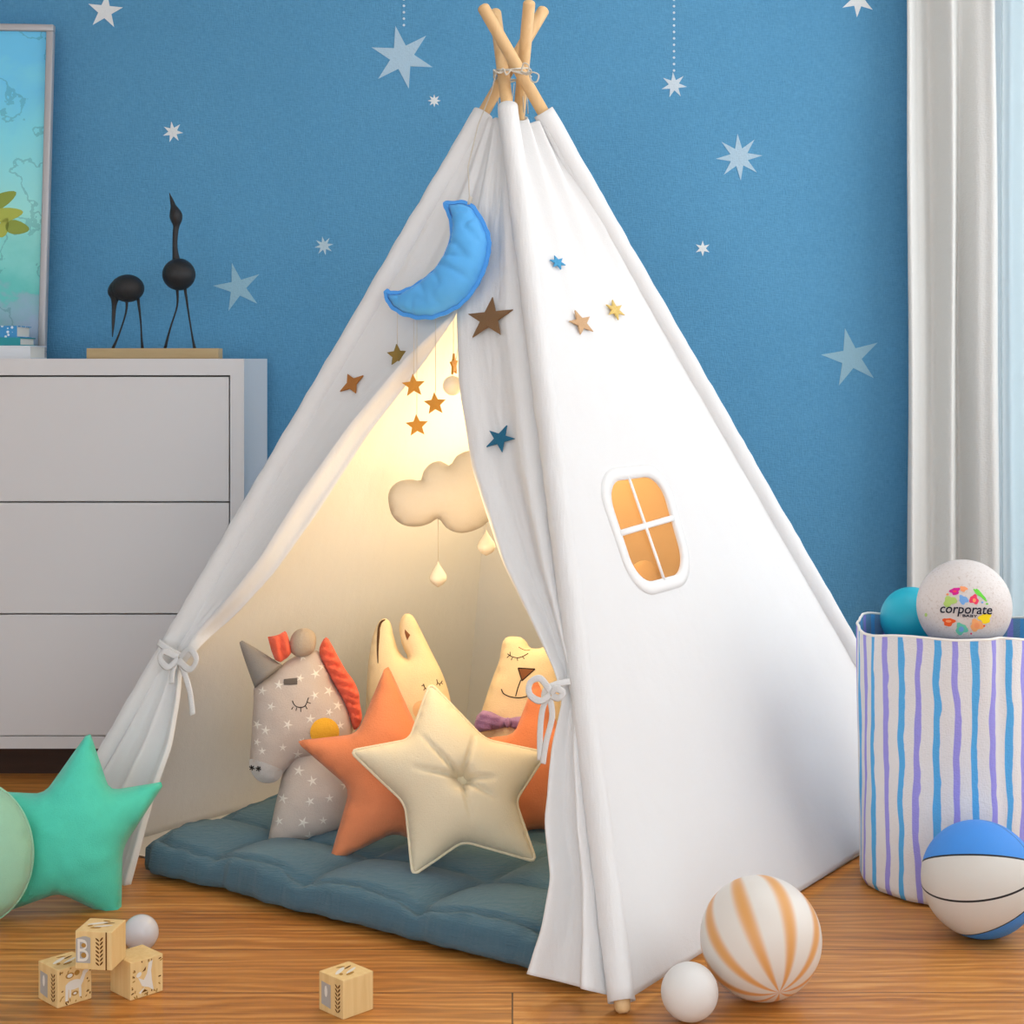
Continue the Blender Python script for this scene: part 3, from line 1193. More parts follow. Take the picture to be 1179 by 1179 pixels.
b, b2 = grid_bm(rowsR), grid_bm(rowsL)
b.normal_update()
b2.normal_update()
BV_FR, BV_FL = BVHTree.FromBMesh(b), BVHTree.FromBMesh(b2)
b2.free()
b.free()
fr_ = tobj('door_flap', grid_bm(rowsR), 'canvas', thick=.0018)
fl_ = tobj('door_flap', grid_bm(rowsL), 'canvas', thick=.0018)
# white ground sheet under the mat
U2, V2 = (RF - LF).normalized(), Vector((0, 0, 0))
V2 = Vector((-U2.y, U2.x, 0))
b = bmesh.new()
gq = [LF.lerp(LB, .10) + Vector((.012, -.01, 0)), RF.lerp(RB, .12) - Vector((.02, -.02, 0)), RB.lerp(ctr, .02), LB.lerp(ctr, .01)]
lo = [b.verts.new((p.x, p.y, .001)) for p in gq]
hi = [b.verts.new((p.x, p.y, .004)) for p in gq]
b.faces.new(hi)
b.faces.new(lo[::-1])
for i in range(4):
    b.faces.new((lo[i], lo[(i + 1) % 4], hi[(i + 1) % 4], hi[i]))
tobj('ground_sheet', b, 'canvas', smooth=False)


# ribbons
def ribbon(paths, w, t, off):
    b = bmesh.new()
    for pts in paths:
        c = catmull([fp(x, y) + nf * (off + o) for x, y, o in pts], 8, False)
        sweep(c, w, t, normal=nf, seg=8, bm=b)
    return b


px = 3.1 / F
b = ribbon([((186, 741, .004), (196, 745, .026), (208, 753, .030), (220, 760, .026)),
            ((219, 762, .03), (206, 756, .036), (201, 765, .036), (210, 774, .036), (221, 764, .034)),
            ((221, 763, .03), (236, 754, .04), (245, 766, .042), (236, 777, .038), (221, 766, .034)),
            ((221, 765, .032), (228, 780, .034), (233, 802, .03), (234, 827, .024)),
            ((219, 766, .032), (214, 778, .032), (212, 792, .03))], 4.2 * px, .0012, .006)
tobj('tie_ribbon', b, 'ribbon', fl_)
b = ribbon([((668, 790, .03), (655, 795, .04), (644, 802, .042), (640, 812, .036)),
            ((652, 806, .044), (641, 790, .05), (629, 795, .05), (629, 808, .05), (640, 815, .048), (651, 808, .046)),
            ((652, 807, .046), (660, 802, .052), (667, 806, .05), (662, 812, .05), (653, 809, .046)),
            ((648, 810, .046), (640, 824, .04), (636, 848, .036), (634, 880, .03)),
            ((650, 812, .044), (651, 832, .04), (643, 860, .036), (637, 884, .03))], 3.6 * px, .0012, .004)
tobj('tie_ribbon', b, 'ribbon', fr_)
# cord round the pole crossing
cb = bmesh.new()
cz = H - (84 - CY) * 3.42 / F
cc = sum((pole_z(k, cz) for k in POLES), Vector((0, 0, 0))) / 4
for w in range(3):
    cpts = []
    for k in range(36):
        a = 2 * PI * k / 36
        cpts.append(cc + Vector((.039 * math.cos(a), .063 * math.sin(a), .004 * (w - 1) + .004 * math.sin(a * 2 + w))))
    sweep(cpts, .0018, seg=6, closed=True, bm=cb)
fy = cc.y - .066
loop = lambda L: sweep(catmull([at(x, y, fy - o) for x, y, o in L], 8, False), .0017, seg=6, bm=cb)
loop(((600, 84, 0), (603, 73, .008), (609, 76, .01), (607, 84, .006), (600, 82, .002), (606, 86, 0), (612, 83, .008), (620, 86, .01), (618, 94, .01), (612, 93, .006), (609, 82, 0)))
loop(((582, 80, 0), (576, 84, .004), (570, 82, .004), (568, 80, .004)))
loop(((574, 85, .004), (579, 79, .006), (583, 86, .004), (588, 81, .002)))
for x0, x1, y1 in ((573, 574, 131), (606, 608, 131), (601, 603, 130)):
    sweep([cc + Vector(((x0 - 590) * 3.45 / F, .02, 0)), at(x1, y1, 3.47)], .0012, seg=6, bm=cb)
tobj('binding_cord', cb, 'cord')

# ------------------------------------------------------------------ star ornaments pinned on the tent
def pinned(px, py, R, r, n, rot, m, label, bv, dome=.0008):
    dv = Vector(((px - CX) / F, 1, -(py - CY) / F)).normalized()
    p, nrm = bv.ray_cast(CAM, dv)[:2]
    best = 0
    nn = Vector((0, 0, 0))
    for dxp, dyp in ((0, 0), (R * .7, 0), (-R * .7, 0), (0, R * .7), (0, -R * .7)):
        h_ = bv.ray_cast(CAM, Vector(((px + dxp - CX) / F, 1, -(py + dyp - CY) / F)).normalized())
        if h_[0]:
            nn += h_[1] if h_[1].dot(dv) < 0 else -h_[1]
    nrm = nn.normalized()
    off = .004
    for dxp, dyp in ((R * .8, 0), (-R * .8, 0), (0, R * .8), (0, -R * .8), (R * .5, R * .5), (-R * .5, R * .5), (R * .5, -R * .5), (-R * .5, -R * .5)):
        h_ = bv.ray_cast(CAM, Vector(((px + dxp - CX) / F, 1, -(py + dyp - CY) / F)).normalized())
        if h_[0]:
            off = max(off, (h_[0] - p).dot(nrm) + .003)
    p = p + nrm * min(off, .012)
    exx = UP.cross(nrm).normalized()
    eyy = nrm.cross(exx)
    s = (p.y) / F
    k = 1 / max(abs(exx.x), .35)       # true width from the seen width
    mw = Matrix((exx, eyy, nrm)).transposed().to_4x4()
    mw.translation = p
    pts = [Vector((q[0] * s * k * (.9 if k > 1.3 else 1), q[1] * s)) for q in star_pts(0, 0, R, r, n, math.radians(rot))]
    tag(obj('star_ornament', prism(pts, .003, dome=dome), m, None, False, mw), label, 'star ornament', 'star ornaments pinned on the tent')


pinned(568, 370, 27, 10.5, 5, 5, 'st_brown', 'large bronze brown star pinned on tent front right of blue moon', BV_FR)
pinned(579, 507, 17, 6.5, 5, -15, 'st_teal', 'dark teal star pinned on the right door flap', BV_FR)
pinned(407, 443, 16, 6.5, 4, 40, 'st_org', 'orange bronze four-pointed star pinned on the left door flap', BV_FL)
pinned(640, 304, 9, 4, 6, 10, 'st_blue', 'small bright blue star high on the right tent panel', BV_R)
pinned(667, 373, 16, 6.5, 5, 12, 'st_tan', 'tan star on the right tent panel left of the yellow one', BV_R)
pinned(706, 358, 12.5, 5, 6, 0, 'st_yel', 'pale yellow star on the right tent panel near its far edge', BV_R)

# ------------------------------------------------------------------ moon mobile
tl = math.degrees(math.atan2(nf.z, math.hypot(nf.x, nf.y)))
mcen = fp(505, 300) + nf * .052
fmn = Frame(505, 300, 3, tl * .85, math.degrees(math.atan2(nf.x, -nf.y)) * .85)
fmn.o = mcen
fmn.m.translation = mcen
mm = thing('moon_mobile', 'blue padded crescent moon with gold stars hanging on tent front', 'mobile', fmn.m)
moon_px = [(511, 233), (524, 231), (539, 232), (549, 240), (557, 253), (563, 266), (565.5, 279), (564, 294), (560, 309), (554, 323), (546, 336), (537, 347), (526, 356), (514, 362), (500, 367), (486, 368), (471, 366), (458, 361), (449, 354), (444, 346),
           (442, 336), (447, 333), (453, 335.5), (465, 333), (476, 328), (488, 320), (499, 311), (508, 299), (514, 287), (518, 274), (518, 262), (516, 250), (512, 241)]
mo = catmull(fmn.pts(moon_px), 4)
mo = [Vector((p[0] * (1 + .004 * math.sin(i * 1.9)), p[1] + .0012 * math.sin(i * 1.3))) for i, p in enumerate(mo)]


def moon_mod(x, y, h, q):
    c0 = fmn.px(448, 258)
    a = math.atan2(y - c0[1], x - c0[0])
    rr_ = math.hypot(x - c0[0], y - c0[1])
    ridge = max(0, 1 - abs(2.4 * nz(a * 5.5, rr_ * 9, 2))) ** 3
    return h * (1 - .42 * ridge * (.35 + .65 * (1 - q)) + .06 * nz(x * 28, y * 28, 3))


mi_ = []
for i in range(len(mo)):
    tg = (mo[(i + 1) % len(mo)] - mo[i - 1]).normalized()
    mi_.append(mo[i] + Vector((-tg[1], tg[0])) * -.0075)
if sum(mi_[i - 1].x * mi_[i].y - mi_[i].x * mi_[i - 1].y for i in range(len(mi_))) ** 2 > sum(mo[i - 1].x * mo[i].y - mo[i].x * mo[i - 1].y for i in range(len(mo))) ** 2:
    mi_ = [2 * a - c for a, c in zip(mo, mi_)]
pm = Pillow(mi_, .038, .006, .5, mod=moon_mod)
mob = obj('moon', pm.bm, 'moon', mm)
# stitched flange round the outer side
fl_b = bmesh.new()
cm_ = [fl_b.verts.new((p[0], p[1], .0012)) for p in mo]
ci_ = [fl_b.verts.new((p[0], p[1], .002)) for p in mi_]
ck_ = [fl_b.verts.new((p[0], p[1], -.0012)) for p in mo]
cj_ = [fl_b.verts.new((p[0], p[1], -.002)) for p in mi_]
for i in range(len(mo)):
    j = (i + 1) % len(mo)
    for A_, B_ in ((cm_, ci_), (ci_, cj_), (cj_, ck_), (ck_, cm_)):
        fl_b.faces.new((A_[i], A_[j], B_[j], B_[i]))
bmesh.ops.recalc_face_normals(fl_b, faces=fl_b.faces)
obj('seam_edge', fl_b, 'moon_edge', mob, False)
minv = fmn.m.inverted()


def mlocal(b, m=minv):
    b.transform(m)
    return b


b = bmesh.new()
path = [at(571, 84, fy + .002), at(566, 105, fp(566, 108).y - .02), fp(557, 150) + nf * .022, fp(548, 200) + nf * .03, hit(541, 236, fmn.o, fmn.n)]
sweep(path, .0013, seg=6, bm=b)
sweep([hit(542, 227, fmn.o, fmn.n), hit(540, 236, fmn.o, fmn.n)], .004, seg=8, bm=b)
obj('cord', mlocal(b), 'cord', mm)
for (x, y, R, r, yaw, m, tx0) in ((457, 409, 13, 6.2, 25, 'olive', 362), (476, 444, 14, 6.2, 8, 'gold', 366), (501, 465, 13.5, 6.2, -5, 'gold', 364), (480, 490, 13.5, 6.2, 5, 'gold', 366), (521.5, 420, 13, 6.2, 74, 'gold', 357)):
    dq = hit(x, tx0, fmn.o, fmn.n).y
    s = dq / F
    p = at(x, y, dq)
    mw = Matrix.Translation(p) @ Euler((PI / 2, 0, math.radians(yaw))).to_matrix().to_4x4()
    b = prism([q * s for q in star_pts(0, 0, R, r, 5, math.radians(4))], .004, dome=.0008)
    b.transform(mw)
    so = obj('star', mlocal(b), m, mm, False)
    top = at(x + (.5 if y != 490 else 0), y - R + 1, dq + .002)
    b = sweep([top, Vector((top.x, top.y, H - (tx0 - 2 - CY) * dq / F))], .0007, seg=6)
    obj('thread', mlocal(b), 'cord', so)

# ------------------------------------------------------------------ cloud mobile and hanging ball
fcl = Frame(505, 565, 3.42, 0)
cm = thing('cloud_mobile', 'puffy cream cloud with white raindrops hanging inside the tent', 'mobile', fcl.m)
cz_px = [(447, 573), (450, 562), (460, 554), (474, 552), (484, 553.5), (488, 542), (497, 533), (508, 531), (518, 536), (526, 525), (540, 519), (556, 521), (568, 531), (573, 543), (586, 549), (596, 560), (597, 576), (590, 590), (575, 596), (566, 597), (556, 606), (542, 612), (528, 613.5), (514, 608), (505, 597), (496, 602), (484, 606), (470, 606), (458, 601), (450, 590)]
pc = Pillow(catmull(fcl.pts(cz_px), 4), .046, .009, .5)
obj('cloud', pc.bm, 'cloud', cm)
b = sweep([Vector((fcl.px(549, 530)[0], fcl.px(549, 530)[1], 0)), fcl.m.inverted() @ at(592, 96, 3.455)], .0009, seg=6)
obj('thread', b, 'cord', cm)
for (x, y0, y1, ty, r) in ((504.5, 645, 676, 597, 10), (560, 609, 640, 600, 10.5)):
    s = 3.42 / F
    prof = [(0, 0), (.12, .06), (.3, .2), (.55, .42), (.82, .66), (.95, .8), (.82, .9), (.5, .97), (0, 1)]
    path, rr = [], []
    for k in range(25):
        q = k / 24
        path.append(Vector((*fcl.px(x, y0 + (y1 - y0) * q), 0)))
        rr.append(max(r * s * math.sin(PI * q ** 1.7) ** .85 if 0 < q < 1 else 0, .0004))
    d = obj('raindrop', sweep(path, rr, seg=18), 'drop', cm)
    obj('thread', sweep([Vector((*fcl.px(x, y0 + 1), 0)), Vector((*fcl.px(x, ty), 0))], .0008, seg=6), 'cord', d)
gp = at(521, 444, 3.30)
gb = thing('hanging_ball', 'small cream ball hanging half behind the right door flap', 'ornament', Matrix.Translation(gp))
obj('ball', sphere(.0195, 32, 20), 'drop', gb)
obj('thread', sweep([Vector((0, 0, .018)), at(588, 98, 3.44) - gp], .0008, seg=6), 'cord', gb)

# ------------------------------------------------------------------ mat
U = U2
mo_ = LF + U * .19 + V2 * .045
mw = Matrix((U, V2, UP)).transposed().to_4x4()
mw.translation = mo_
LU, LV = 1.03, .90
b = bmesh.new()
nu, nv = 150, 130
top, bot = [], []
for j in range(nv + 1):
    tr, br_ = [], []
    for i in range(nu + 1):
        a, c = i / nu, j / nv
        x, y = a * LU, c * LV
        e = min(x, LU - x, y, LV - y)
        e += .012 * nz(x * 9, y * 9, 21) * (1 if .012 < e < .08 else 0)
        cut = max(0, .10 - (x + y * .4)) * .35                     # rounded corner by the tent leg
        ea = 1 - min(e / .055, 1)
        prof = max(1 - ea ** 3.4, 0) ** (1 / 3.4)
        ca, cb_ = x / LU * 4 + .25 + .12 * nz(x * 3, y * 3, 11), y / LV * 3.6 + .1 + .12 * nz(x * 3, y * 3, 12)
        puff = (abs(math.sin(PI * ca)) * abs(math.sin(PI * cb_)) + 1e-6) ** .26
        ruf = (nz(x * 16, y * 16, 1) * .7 + nz(x * 34, y * 34, 2) * .4)
        z = .022 + ((.018 + .034 * puff) - .012 * math.exp(-((e - .034) / .006) ** 2) + .006 * nz(x * 5, y * 5, 4) + .013 * ruf * (ea ** .5 if ea > 0 else 0)) * prof
        z += .003 * nz(x * 22, y * 22, 7) * (1 - puff) * prof
        wob = (.010 * nz(x * 6, y * 6, 9) + .010 * nz(x * 24, y * 24, 10) + .006 * nz(x * 48, y * 48, 14)) * (1 if e < .004 else max(0, 1 - e / .1))
        xx = x + cut + (wob if x < LU / 2 else -wob) * (1 if min(x, LU - x) < .1 else 0)
        yy = y + cut * .3 + (wob if y < LV / 2 else -wob) * (1 if min(y, LV - y) < .1 else 0)
        tr.append(b.verts.new((xx, yy, z)))
        if i in (0, nu) or j in (0, nv):
            br_.append(tr[-1])
        else:
            br_.append(b.verts.new((xx, yy, .022 - .0165 * prof)))
    top.append(tr)
    bot.append(br_)
for j in range(nv):
    for i in range(nu):
        b.faces.new((top[j][i], top[j][i + 1], top[j + 1][i + 1], top[j + 1][i]))
        q = (bot[j][i], bot[j + 1][i], bot[j + 1][i + 1], bot[j][i + 1])
        if any(v not in (top[j][i], top[j][i + 1], top[j + 1][i + 1], top[j + 1][i]) for v in q):
            try:
                b.faces.new(q)
            except ValueError:
                pass
tag(obj('floor_mat', b, 'mat', None, True, mw), 'quilted blue padded mat on the floor inside the tent', 'mat')


# ------------------------------------------------------------------ cushions
def star_outline(fr, pts, it=3, ext=1.06):
    P = fr.pts(pts)
    c = sum(P, Vector((0, 0))) / len(P)
    P = [c + (p - c) * (ext if i % 2 == 0 else 1) for i, p in enumerate(P)]
    Q = []
    for i in range(len(P)):
        a, e = P[i], P[(i + 1) % len(P)]
        Q += [a, a.lerp(e, .22) if i % 2 == 0 else a.lerp(e, .3), a.lerp(e, .7) if i % 2 == 0 else a.lerp(e, .78)]
    return chaikin(Q, it)


# cream star with button
fw = Frame(540, 985, 2.99, 22, 4)
wt = thing('star_cushion', 'cream star cushion with centre button propped in front inside tent', 'cushion', fw.m, 'star cushions')
ow = star_outline(fw, [(497, 793), (472, 852), (410, 867), (467, 925), (478, 1002), (533, 968), (612, 987), (593, 922), (623, 869), (558, 852)])
bc = fw.px(531, 900)
creases = [fw.px(*p) - bc for p in ((486, 852), (478, 888), (545, 852), (568, 922), (541, 946), (566, 900))]


def tuft(x, y, h, q):
    d = Vector((x, y)) - bc
    L = d.length
    h -= .034 * math.exp(-(L / .018) ** 2)
    for c in creases:
        k = d.dot(c) / c.length_squared
        if 0 < k < 1.1:
            dist = (d - c * k).length
            h -= .026 * math.exp(-(dist / .0038) ** 2) * (1 - k / 1.15)
    return max(h, .004)


pw = Pillow(ow, .066, .0048, .52, mod=tuft)
obj('cover', pw.bm, 'w_star', wt)
obj('piping', pw.edge(.0032), 'w_star', wt)
bb = sphere(.0105, 20, 14)
bb.transform(Matrix.Translation((bc[0], bc[1], pw.z(*bc) + .007)) @ Matrix.Diagonal((1, 1, .55, 1)))
obj('button', bb, 'w_star', wt)
# terracotta stars
fa = Frame(455, 985, 3.13, 15, 10)
oa = star_outline(fa, [(446, 770), (411, 845), (346, 855), (403, 908), (382, 990), (455, 958), (528, 990), (510, 905), (565, 852), (482, 842)])
pa = Pillow(oa, .058, .011, .52, wr=.12, seed=3)
tag(obj('star_cushion', pa.bm, 'o_star', None, True, fa.m), 'terracotta star cushion standing between unicorn and cream star', 'cushion', 'star cushions')
fb = Frame(625, 972, 3.27, 13, -8)
ob = star_outline(fb, [(617, 786), (592, 846), (528, 856), (572, 905), (560, 970), (625, 955), (690, 970), (672, 905), (716, 856), (648, 846)])
pb = Pillow(ob, .058, .012, .52, wr=.12, seed=8)
tag(obj('star_cushion', pb.bm, 'o_star', None, True, fb.m), 'terracotta star cushion right of cream star, half hidden by right door flap', 'cushion', 'star cushions')
# turquoise star by the tent's left leg
ft = Frame(70, 1051, 2.985, 12, 14)
ot = star_outline(ft, [(102, 846), (51, 914), (-22, 912), (22, 975), (-2, 1050), (68, 1028), (137, 1057), (141, 977), (186, 902), (126, 910)], 3, 1.05)
ptq = Pillow(ot, .072, .011, .5, wr=.15, seed=5)
tt_ = thing('star_cushion', 'turquoise fleece star cushion leaning by the tent at lower left', 'cushion', ft.m, 'star cushions')
obj('cover', ptq.bm, 't_star', tt_)
lb = bmesh.new()
lp = ft.px(144, 1020)
box(lb, lp[0] - .004, lp[0] + .004, lp[1] - .014, lp[1] + .006, -.001, .001)
# round mint cushion
fm = Frame(-32, 1066, 2.87, 8, 20)
om = [fm.px(-32 + 70 * math.cos(a) , 982 - 84 * math.sin(a)) for a in np.linspace(0, 2 * PI, 60, endpoint=False)]
pmn = Pillow(om, .055, .012, .42)
mt = thing('round_cushion', 'pale mint rounded cushion cut off at the left edge of photo', 'cushion', fm.m)
obj('cover', pmn.bm, 'mint', mt)
obj('piping', pmn.edge(.0022), 'mint', mt)
lb.free()

# ------------------------------------------------------------------ unicorn cushion
Z4 = lambda L: [(260 + x / 3.93, 700 + y / 3.93) for x, y in L]
fu = Frame(335, 975, 3.235, 11, 8)
ut = thing('unicorn_cushion', 'grey star-printed unicorn cushion with coral mane at left inside tent', 'cushion', fu.m)
hd = Z4([(190, 300), (245, 262), (300, 225), (350, 202), (400, 190), (428, 205), (450, 262), (492, 340), (538, 420), (566, 500), (570, 580), (520, 640), (440, 672), (345, 680), (310, 694), (270, 735), (245, 768), (222, 786), (180, 792), (140, 776), (114, 735), (108, 690), (115, 600), (120, 500), (126, 420), (130, 350)])
nk = Z4([(300, 600), (440, 480), (560, 480), (592, 580), (600, 700), (590, 850), (560, 960), (510, 1015), (440, 1035), (360, 1060), (280, 1082), (225, 1078), (193, 1062), (202, 1000), (225, 890), (248, 790), (262, 735), (275, 690)])
pu = Pillow(catmull(fu.pts(hd), 4), .056, .0085, .5, wr=.1, seed=2)
pn = Pillow(catmull(fu.pts(nk), 4), .046, .0085, .5, wr=.1, seed=5)
NZO = -.022
sp = [(205, 445), (280, 525), (180, 552), (165, 645), (258, 628), (345, 600), (400, 395), (335, 318), (405, 298), (380, 500), (465, 375), (505, 440), (465, 470), (345, 222), (435, 265), (240, 348), (142, 525), (142, 605), (325, 660), (515, 530), (165, 375)]
sn = [(390, 780), (468, 858), (380, 872), (258, 862), (350, 968), (240, 965), (440, 960), (290, 1060), (380, 1035), (330, 735), (540, 800)]
for P_, L_ in ((pu, sp), (pn, sn)):
    for (x, y) in L_:
        c = fu.px(*Z4([(x, y)])[0])
        R_ = .0112 * (.75 + .35 * random.random())
        P_.patch(star_pts(c[0], c[1], R_, R_ * .29, 5, random.uniform(-.5, .5)), P_.bm, .0010, 1)
pn.bm.transform(Matrix.Translation((0, 0, NZO)))
obj('head', pu.bm, ['grey_fab', 'star_print'], ut)
obj('neck', pn.bm, ['grey_fab', 'star_print'], ut)
# muzzle, lying over the nose end
mz = catmull(fu.pts(Z4([(107, 685), (150, 690), (200, 705), (256, 735), (245, 768), (222, 787), (180, 793), (140, 777), (113, 736)])), 3)
mb = pu.patch(mz, None, .0022)
obj('muzzle', mb, 'muzzle', ut)
hb = bmesh.new()
hc0, hc1 = fu.px(*Z4([(195, 312)])[0]), fu.px(*Z4([(68, 152)])[0])
hp = [Vector((*hc0.lerp(hc1, k / 10), .012 * (1 - k / 10))) for k in range(11)]
hw = (fu.px(*Z4([(128, 340)])[0]) - fu.px(*Z4([(252, 262)])[0])).length / 2
obj('horn', sweep(hp, [hw * (1 - k / 10) ** .9 + .0035 for k in range(11)], seg=18), 'horn', ut)
pe = Pillow(catmull(fu.pts(Z4([(288, 165), (305, 115), (350, 92), (395, 108), (408, 150), (395, 200), (345, 222), (300, 208)])), 4), .022, .006, .45)
pe.bm.transform(Matrix.Translation((0, 0, .022)))
obj('ear', pe.bm, 'ear', ut)
# forelock and mane: folded felt
flp = Pillow(fu.pts(Z4([(190, 132), (215, 128), (240, 122), (255, 112), (272, 104), (288, 150), (306, 192), (280, 225), (245, 248), (222, 235), (205, 190)])), .016, .006, .4, mod=lambda x, y, h, q: h * (1 + .5 * math.sin(x * 330 + y * 60)))
flp.bm.transform(Matrix.Translation((0, 0, .02)))
obj('forelock', flp.bm, 'coral', ut)
ml = [(422, 190), (452, 132), (480, 168), (510, 225), (545, 285), (578, 330), (602, 385), (606, 430), (616, 490), (606, 530), (580, 552), (560, 490), (530, 415), (485, 335), (445, 260)]
pmn2 = Pillow(catmull(fu.pts(Z4(ml)), 4), .020, .006, .4, mod=lambda x, y, h, q: h * (1 + .5 * math.sin(y * 420 + x * 190 + 2 * nz(x * 30, y * 30))))
pmn2.bm.transform(Matrix.Translation((0, 0, .006)))
obj('mane', pmn2.bm, 'coral', ut)
ck = [fu.px(*Z4([(445 + 66 * math.cos(a), 560 + 66 * math.sin(a))])[0]) for a in np.linspace(0, 2 * PI, 24, endpoint=False)]
obj('cheek', pu.patch(ck, None, .0018), 'mustard', ut)
zp = lambda x, y: fu.px(*Z4([(x, y)])[0])


def lashes(P, zp, arc, ticks, r):
    b = P.stroke([zp(*p) for p in arc], r)
    for a, e in ticks:
        P.stroke([zp(*a), zp(*e)], r * .9, b)
    return b


obj('eye', lashes(pu, zp, ((300, 418), (312, 440), (335, 448), (358, 440), (372, 405)), (((304, 445), (297, 457)), ((320, 448), (316, 463)), ((338, 450), (338, 468)), ((358, 440), (366, 455)), ((367, 425), (382, 430))), .0009), 'thread', ut)
obj('brow', pu.patch([zp(*p) for p in ((262, 322), (292, 319), (322, 316), (323, 332), (322, 346), (292, 348), (262, 348), (261, 335))], None, .002), 'brow', ut)
nb_ = None
for (x, y) in ((118, 722), (148, 725)):
    for a in range(3):
        c_, s_ = 12 * math.cos(a * PI / 3 + .3), 12 * math.sin(a * PI / 3 + .3)
        nb_ = pu.stroke([zp(x - c_, y - s_), zp(x + c_, y + s_)], .0011, nb_, off=.003)
obj('nostril', nb_, 'thread', ut)

# ------------------------------------------------------------------ bunny cushion
Z8 = lambda L: [(400 + x / 3.573, 680 + y / 3.573) for x, y in L]
fy_ = Frame(460, 945, 3.45, 12, 4)
bt = thing('bunny_cushion', 'cream bunny cushion with long ears and closed eyes behind star cushions', 'cushion', fy_.m)
bo = Z8([(76, 470), (80, 380), (86, 300), (103, 195), (125, 135), (150, 114), (175, 128), (190, 185), (212, 245), (240, 285), (262, 300), (290, 296), (232, 270), (214, 205), (213, 140), (228, 102), (250, 94), (272, 108), (305, 170), (350, 260), (392, 345), (422, 440), (440, 560), (455, 700), (440, 850), (380, 930), (250, 945), (140, 920), (90, 820), (72, 640)])
bo = Z8([(76, 470), (80, 380), (86, 300), (103, 195), (125, 135), (150, 114), (175, 128), (190, 185), (208, 240), (226, 268), (243, 280), (250, 272), (236, 250), (220, 205), (214, 140), (228, 102), (250, 94), (272, 108), (305, 170), (350, 260), (392, 345), (422, 440), (440, 560), (455, 700), (440, 850), (380, 930), (250, 945), (140, 920), (90, 820), (72, 640)])
pbn = Pillow(catmull(fy_.pts(bo), 4), .062, .0085, .5, wr=.08, seed=6)
obj('body', pbn.bm, 'cream', bt)
zb_ = lambda x, y: fy_.px(*Z8([(x, y)])[0])
ec = catmull([zb_(*p) for p in ((156, 120), (140, 130), (131, 155), (127, 200), (125, 250), (126, 300))], 5, False)
obj('ear_lining', sweep([pbn.on(p, .0005) for p in ec], [.0008 + .0034 * math.sin(PI * min(k / (len(ec) - 1) * 1.0, 1)) ** .8 * (1 - .6 * k / len(ec)) for k in range(len(ec))], .0016, normal=(0, 0, 1), seg=8), 'fold', bt)
obj('ear_patch', pbn.patch([zb_(*p) for p in ((236, 160), (247, 172), (258, 184), (252, 194), (246, 206), (240, 190), (236, 175))], None, .002), 'brown', bt)
e = lashes(pbn, zb_, ((312, 385), (318, 402), (330, 406), (341, 392)), (((318, 402), (312, 412)), ((327, 407), (326, 418)), ((336, 402), (342, 412)), ((311, 390), (304, 394))), .0009)
obj('eye', e, 'thread', bt)
e = lashes(pbn, zb_, ((366, 366), (370, 380), (379, 384), (389, 372)), (((370, 380), (366, 389)), ((378, 384), (378, 393)), ((385, 379), (390, 386))), .0009)
obj('eye', e, 'thread', bt)
ck = [zb_(305 + 38 * math.cos(a), 490 + 38 * math.sin(a)) for a in np.linspace(0, 2 * PI, 20, endpoint=False)]
obj('cheek', pbn.patch(ck, None, .0015), 'peach', bt)

# ------------------------------------------------------------------ bear cushion
fe = Frame(620, 942, 3.47, 10, -6)
et = thing('bear_cushion', 'cream bear cushion with smiling face and purple bow tie in tent', 'cushion', fe.m)
eo = Z8([(640, 208), (660, 190), (690, 189), (718, 194), (738, 214), (752, 236), (790, 238), (826, 226), (850, 240), (862, 270), (872, 330), (890, 420), (905, 540), (910, 700), (890, 850), (830, 930), (700, 950), (590, 930), (540, 850), (528, 720), (532, 600), (545, 525), (570, 440), (600, 352), (624, 290), (632, 245)])
pbe = Pillow(catmull(fe.pts(eo), 4), .058, .0085, .48, wr=.06, seed=4)
obj('body', pbe.bm, 'cream', et)
ze = lambda x, y: fe.px(*Z8([(x, y)])[0])
obj('eye', lashes(pbe, ze, ((664, 260), (680, 270), (705, 276), (728, 270), (748, 258)), (((672, 266), (662, 276)), ((686, 272), (680, 286)), ((705, 276), (707, 288)), ((726, 271), (734, 280)), ((676, 268), (674, 252))), .0009), 'thread', et)
obj('ear_seam', pbe.stroke([ze(*p) for p in ((708, 232), (722, 240), (738, 246), (754, 244))], .0007), 'brown', et)
obj('nose', pbe.patch([ze(*p) for p in ((710, 320), (743, 320), (777, 322), (762, 340), (745, 355), (727, 368), (718, 345))], None, .0016), 'brown', et)
b = pbe.stroke([ze(*p) for p in ((710, 318), (778, 322))], .0013)
pbe.stroke([ze(*p) for p in ((778, 322), (727, 369))], .0013, b)
pbe.stroke([ze(*p) for p in ((727, 369), (710, 318))], .0013, b)
pbe.stroke([ze(*p) for p in ((722, 366), (710, 400), (702, 432))], .0011, b)
pbe.stroke([ze(*p) for p in ((642, 404), (652, 422), (680, 434), (712, 438), (742, 434), (775, 420))], .0012, b)
obj('mouth', b, 'thread', et)
bw_ = Pillow(fe.pts(Z8([(536, 545), (545, 512), (570, 488), (605, 494), (640, 512), (662, 520), (682, 520), (705, 515), (740, 512), (758, 530), (752, 560), (730, 578), (705, 566), (682, 556), (662, 556), (630, 564), (585, 572), (545, 580)])), .018, .006, .45,
             mod=lambda x, y, h, q: h * (1 + .4 * math.sin(y * 500 + x * 90)))
bzv = pbe.z(*ze(670, 540))
bw_.bm.transform(Matrix.Translation((0, 0, bzv + .006)))
bo_ = obj('bow_tie', bw_.bm, 'purple', et)
kb = sphere(.008, 16, 10)
kp = ze(674, 537)
kb.transform(Matrix.Translation((kp[0], kp[1], bzv + .018)) @ Matrix.Diagonal((.8, 1.3, .9, 1)))
obj('knot', kb, 'purple', bo_)
